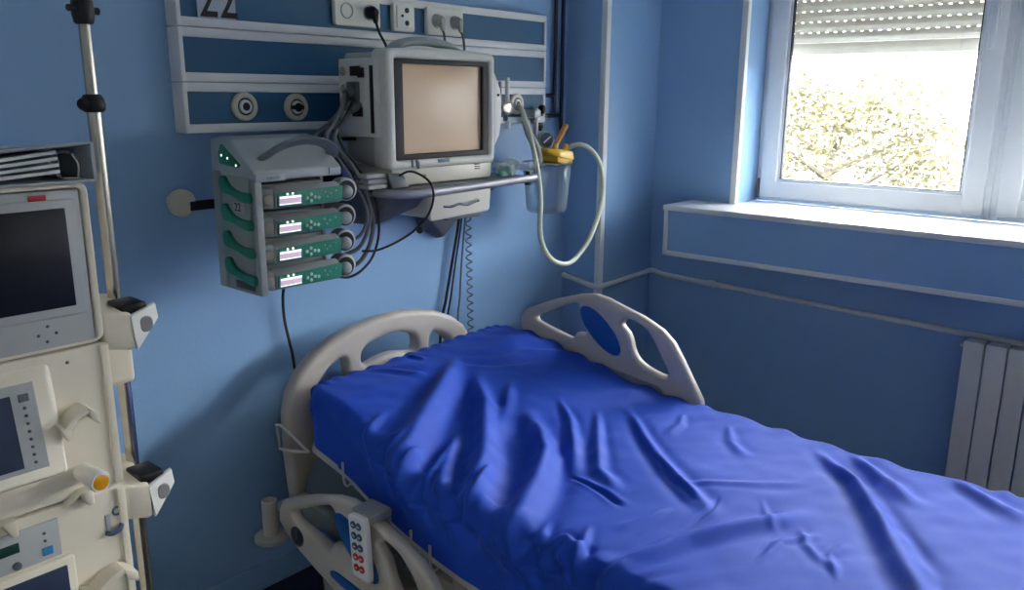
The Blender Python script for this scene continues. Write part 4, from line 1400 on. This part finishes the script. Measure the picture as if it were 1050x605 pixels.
b = new(); slab(b, -3.18, -2.894, 1.012, 1.150, -.001); sp_ = obj('display_surround', b, 'dialgrey', tp)
b = new(); slab(b, -3.16, -2.930, 1.020, 1.135, .0012); obj('display', b, 'dialscr', tp, label='blue grey display')
b = new(); slab(b, -2.918, -2.904, 1.122, 1.134, .0012); obj('display_key', b, 'keygrey', tp)
b = new()
for k in range(8):
    z = 1.112 - k * .0125
    lathe(b, (-2.912, tf(z) - .001, z), (0, -1, .2), [(0, .0026), (.002, .0024), (.0025, .0015)], 10)
obj('display_dot', b, 'keygrey', tp)


def hook(x, z, w, parent):
    b = new()
    o_ = [(x - w, z - .024), (x - w + .012, z - .030), (x - w * .55, z + .002), (x + w * .3, z + .008), (x + w * .62, z - .008), (x + w * .75, z - .014), (x + w, z - .002), (x + w * .98, z + .020), (x + w * .62, z + .034), (x, z + .020), (x - w * .7, z + .008), (x - w, z - .004)]
    plate(b, ('s', o_), [], .034, .005, XZ(dy - .022))
    return obj('tube_holder', b, 'dial', parent)


def bracket(x, z, w, parent):   # short tray-like holder: two cheeks and a curved web
    b = new()
    plate(b, ('s', [(x - w, z - .006), (x - w + .012, z - .012), (x - w * .2, z + .006), (x + w * .45, z + .014), (x + w * .5, z + .024), (x + .0, z + .022), (x - w * .6, z + .008)]), [], .040, .003, XZ(dy - .024))
    hull(b, [(x - w - .008, dy - .046, z + .006), (x - w + .006, dy - .046, z - .026), (x - w + .012, dy - .046, z - .008), (x - w - .012, dy - .0, z + .006), (x - w + .004, dy - .0, z - .02), (x - w + .008, dy - .0, z + .0)], .002)
    hull(b, [(x + w * .40, dy - .046, z + .026), (x + w, dy - .046, z + .010), (x + w, dy - .046, z - .010), (x + w * .5, dy - .046, z + .004), (x + w * .40, dy - .0, z + .026), (x + w, dy - .0, z + .012), (x + w, dy - .0, z - .004), (x + w * .5, dy - .0, z + .008)], .002)
    return obj('tube_holder', b, 'dial', parent)


bracket(-2.838, 1.068, .029, mm)
b = new(); lathe(b, (-2.832, dy - .002, .968), (.06, -1, -.02), [(0, .016), (.03, .016), (.034, .0175), (.062, .018), (.066, .0165)], 28); kn = obj('sampling_knob', b, 'white', mm, label='white projecting knob')
b = new(); lathe(b, V((-2.832, dy - .002, .968)) + V((.06, -1, -.02)).normalized() * .0635, (.06, -1, -.02), [(0, .0135), (.003, .0135), (.0045, .011)], 24); obj('knob_cap', b, 'orangecap', kn, label='orange knob cap')
for x, z in ((-2.838, .925), (-2.958, .915)):
    b = new()
    hull(b, [(x - .012, dy, z + .016), (x + .014, dy, z + .018), (x - .010, dy - .022, z + .012), (x + .012, dy - .024, z + .014), (x + .014, dy - .022, z - .016), (x + .004, dy - .022, z - .016), (x + .014, dy, z - .018), (x + .004, dy, z - .018)], .003)
    hull(b, [(x - .034, dy, z - .006), (x - .030, dy, z - .012), (x - .008, dy, z + .016), (x - .008, dy, z + .006), (x - .032, dy - .018, z - .010), (x - .008, dy - .020, z + .013), (x - .008, dy - .020, z + .007)], .002)
    obj('tube_holder', b, 'dial', mm)
b = new(); cyl(b, (-2.835, dy - .004, 1.165), (-2.835, dy - .008, 1.165), .003); obj('screw', b, 'keygrey', mm)
# lower module
b = new(); plate(b, roundpoly([(dx0, .56), (dx1, .56), (dx1, .921), (dx0, .921)], .004), [], .03, .003, XZ(dy + .009)); lm = obj('lower_module', b, 'dial', dm)
b = new(); rbox(b, (dx1 - .010, dy - .012, .565), (dx1 + .004, dy + .03, .918), .003); obj('edge_strip', b, 'dial', lm)
b = new(); rbox(b, (-3.18, dy - .010, 0.834), (-2.882, dy - .003, 0.902), .002); kp = obj('key_panel', b, 'dialgrey', lm)
b = new(); rbox(b, (-2.985, dy - .0125, 0.867), (-2.945, dy - .009, 0.884), .001); obj('display_key', b, 'dgreen', kp, label='dark green key')
b = new(); rbox(b, (-2.912, dy - .0125, 0.844), (-2.896, dy - .009, 0.858), .001); obj('display_key', b, 'blue', kp, label='blue key')
b = new()
for z in (0.884, 0.87):
    cyl(b, (-2.906, dy - .009, z), (-2.906, dy - .013, z), .0026, seg=10)
obj('panel_dot', b, 'keygrey', kp)
b = new(); lathe(b, (-2.952, dy - .009, 0.844), (0, -1, 0), [(0, .007), (.004, .007), (.005, .005)], 14); obj('panel_knob', b, 'keygrey', kp)
b = new(); lathe(b, (-2.785, dy - .004, 0.875), (0, -1, 0), [(0, .0085), (.004, .0085), (.004, .0055), (.001, .0055)], 24); obj('ring_port', b, 'keyblue', lm, label='dark blue ring port')
b = new(); rbox(b, (-2.806, dy - .008, 0.846), (-2.797, dy - .004, 0.874), .001); obj('port_label', b, 'dialgrey', lm)
b = new(); tube(b, [(-2.806, dy - .006, 0.839), (-2.80, dy - .016, 0.84), (-2.788, dy - .018, 0.844), (-2.778, dy - .006, 0.848)], .0045, 8, 4); obj('port_latch', b, 'keyblue', lm, label='blue latch')
bracket(-2.815, .755, .040, lm)
b = new(); rbox(b, (-3.10, dy - .018, 0.722), (-2.865, dy - .003, 0.83), .006); ds = obj('display_unit', b, 'dial', lm)
b = new(); rbox(b, (-3.08, dy - .021, 0.732), (-2.880, dy - .016, 0.817), .003); obj('display', b, 'dialscr', ds, label='blue grey display')


def clamp(z):
    b = new()
    hull(b, [(-2.772, -.805, z + .03), (-2.772, -.805, z - .035), (-2.725, -.815, z + .022), (-2.725, -.815, z - .045), (-2.772, -.64, z + .035), (-2.772, -.64, z - .03), (-2.695, -.66, z + .03), (-2.695, -.66, z - .035)], .006)
    c = obj('pole_clamp', b, 'dial', dm)
    b = new()
    hull(b, [(-2.728, -.816, z + .018), (-2.675, -.80, z + .030), (-2.672, -.80, z + .002), (-2.722, -.818, z - .045), (-2.728, -.806, z + .018), (-2.675, -.790, z + .032), (-2.672, -.790, z + .004), (-2.722, -.808, z - .043)], .002)
    lv = obj('clamp_lever', b, 'white', c, label='white tilted lever')
    b = new()
    fr = XZ(-.8145) @ Matrix.Rotation(.12, 4, 'Y')
    plate(b, rrect(-2.712, z - .016, -2.688, z + .012, .010), [], .012, .003, XZ(-.8075))
    obj('lever_button', b, 'bedlight', lv, label='grey oval button')
    b = new()
    rbox(b, (-2.735, -.80, z + .018), (-2.690, -.74, z + .036), .004)
    obj('clamp_jaw', b, 'black', c, label='black jaw pad')


clamp(1.206)
clamp(.884)
b = new(); plate(b, rrect(-2.762, 1.082, -2.700, 1.20, .010), [], .028, .010, XZ(-.735), 3); obj('pole_sleeve', b, 'dial', dm)
# drip pole
b = new(); tube(b, [(-2.703, -.70, .30), (-2.703, -.70, 1.59)], .0118, 18, smooth=False); po = obj('drip_pole', b, 'chrome', dm, label='chrome pole')
b = new(); tube(b, [(-2.703, -.70, 1.57), (-2.703, -.70, 2.05)], .0098, 18, smooth=False); obj('inner_tube', b, 'chrome', po)
b = new(); lathe(b, (-2.703, -.70, 1.566), (0, 0, 1), [(0, .015), (.004, .019), (.012, .0205), (.024, .018), (.030, .014), (.031, .010)], 24); lathe(b, (-2.703, -.70, 1.580), (-1, -.3, 0), [(0, .012), (.022, .011), (.026, .008)], 14); obj('pole_collar', b, 'black', po, label='black collar')
b = new(); lathe(b, (-2.703, -.70, 1.712), (0, 0, 1), [(0, .013), (.003, .016), (.014, .018), (.022, .0185), (.038, .0175), (.042, .012)], 24); lathe(b, (-2.725, -.705, 1.737), (-1, -.1, 0), [(-.01, .006), (.004, .006), (.006, .004)], 12); lathe(b, (-2.681, -.695, 1.735), (1, .1, 0), [(-.01, .006), (.006, .0065), (.008, .004)], 12); obj('pole_collar', b, 'black', po, label='black winged collar')
b = new()
for a in (0, PI / 2, PI, 3 * PI / 2):
    d = V((math.cos(a), math.sin(a), 0)); p = V((-2.703, -.70, 2.04))
    tube(b, [p, p + d * .06, p + d * .10 + V((0, 0, .01)), p + d * .11 + V((0, 0, .04))], .004, 8)
obj('pole_hook', b, 'chrome', po)

# ------------------------------------------------------------------ ring binder lying on the machine
bd = thing('ring_binder', 'grey ring binder with loose papers lying on top of the dialysis machine', 'binder', (-2.95, -.68, 1.458))
by0, by1 = -.815, -.52
b = new(); rbox(b, (-3.10, by0, 1.4585), (-2.757, by1, 1.4625), .0012)
hull(b, [(x, y, z) for x in (-2.7625, -2.757) for y, z in ((by0, 1.4585), (by0, 1.522), (by1, 1.4585), (by1, 1.490))], .0012)
hull(b, [(-3.10, by0, 1.498), (-3.10, by1, 1.480), (-2.757, by0, 1.5195), (-2.757, by1, 1.488), (-3.10, by0, 1.502), (-3.10, by1, 1.484), (-2.762, by0, 1.5235), (-2.762, by1, 1.492)], .001)
obj('cover', b, 'binder', bd)
b = new()
for k in range(4):
    z = 1.4632 + k * .006
    pts = []
    for i in range(9):
        t = i / 8
        x = -3.09 + .28 * t
        pts.append((x, z + .012 * t * t + .004 * k * t))
    rows = []
    for x, zz in pts:
        rows.append([b.verts.new((x, y, zz + d)) for y, d in ((by0 + .008 + .002 * k, 0), (by0 + .21, 0), (by0 + .21, .005), (by0 + .008 + .002 * k, .005))])
    for i in range(8):
        for q in range(4):
            b.faces.new((rows[i][q], rows[i][(q + 1) % 4], rows[i + 1][(q + 1) % 4], rows[i + 1][q]))
    b.faces.new(rows[0][::-1]); b.faces.new(rows[-1])
obj('papers', b, 'paper', bd)
b = new()
for y in (by0 + .03, by0 + .11):
    tube(b, [(-2.80, y, 1.463), (-2.812, y, 1.478), (-2.815, y, 1.495), (-2.80, y, 1.506), (-2.785, y, 1.505)], .0022, 8)
    tube(b, [(-2.775, y, 1.463), (-2.772, y, 1.485), (-2.78, y, 1.503)], .0022, 8)
rbox(b, (-2.80, by0 + .02, 1.4627), (-2.772, by0 + .15, 1.466), .001)
obj('ring_mechanism', b, 'steel', bd, label='metal ring mechanism')

# ------------------------------------------------------------------ world, camera, colour management
w = bpy.data.worlds.new('World')
S.world = w
w.use_nodes = True
nt = w.node_tree
bg = nt.nodes['Background']
tc = nt.nodes.new('ShaderNodeTexCoord')
sx = nt.nodes.new('ShaderNodeSeparateXYZ')
rp = nt.nodes.new('ShaderNodeValToRGB')
rp.color_ramp.elements[0].position = .46
rp.color_ramp.elements[0].color = (.09, .092, .09, 1)
rp.color_ramp.elements[1].position = .68
rp.color_ramp.elements[1].color = (.95, .98, 1.0, 1)
for p_, v_ in ((.50, .14), (.53, .30), (.58, .62)):
    e_ = rp.color_ramp.elements.new(p_)
    e_.color = (v_ * .96, v_ * .985, v_, 1)
ma_ = nt.nodes.new('ShaderNodeMath')
ma_.operation = 'MULTIPLY_ADD'
ma_.inputs[1].default_value = .5
ma_.inputs[2].default_value = .5
nt.links.new(tc.outputs['Generated'], sx.inputs[0])
nt.links.new(sx.outputs['Z'], ma_.inputs[0])
nt.links.new(ma_.outputs[0], rp.inputs[0])
nt.links.new(rp.outputs[0], bg.inputs[0])
bg.inputs[1].default_value = 16.0

cam = bpy.data.cameras.new('camera')
co = bpy.data.objects.new('camera', cam)
C.objects.link(co)
cam.sensor_width = 36
cam.lens = 840.31 * 36 / 1050
cam.clip_start = .02
Rm = Matrix(((.65380298, .17494117, -.73616388), (-.75663425, .15989966, -.63398478), (.00680231, .97150794, .23690935)))
co.matrix_world = Matrix.Translation((-3.3328, -2.2053, 1.6)) @ Rm.to_4x4()
S.camera = co
S.view_settings.view_transform = 'Standard'
S.view_settings.look = 'None'
S.view_settings.exposure = 1.4
S.view_settings.gamma = 1
S.view_settings.use_curve_mapping = False
S.cycles.use_denoising = True
S.cycles.max_bounces = 12
S.cycles.transparent_max_bounces = 16
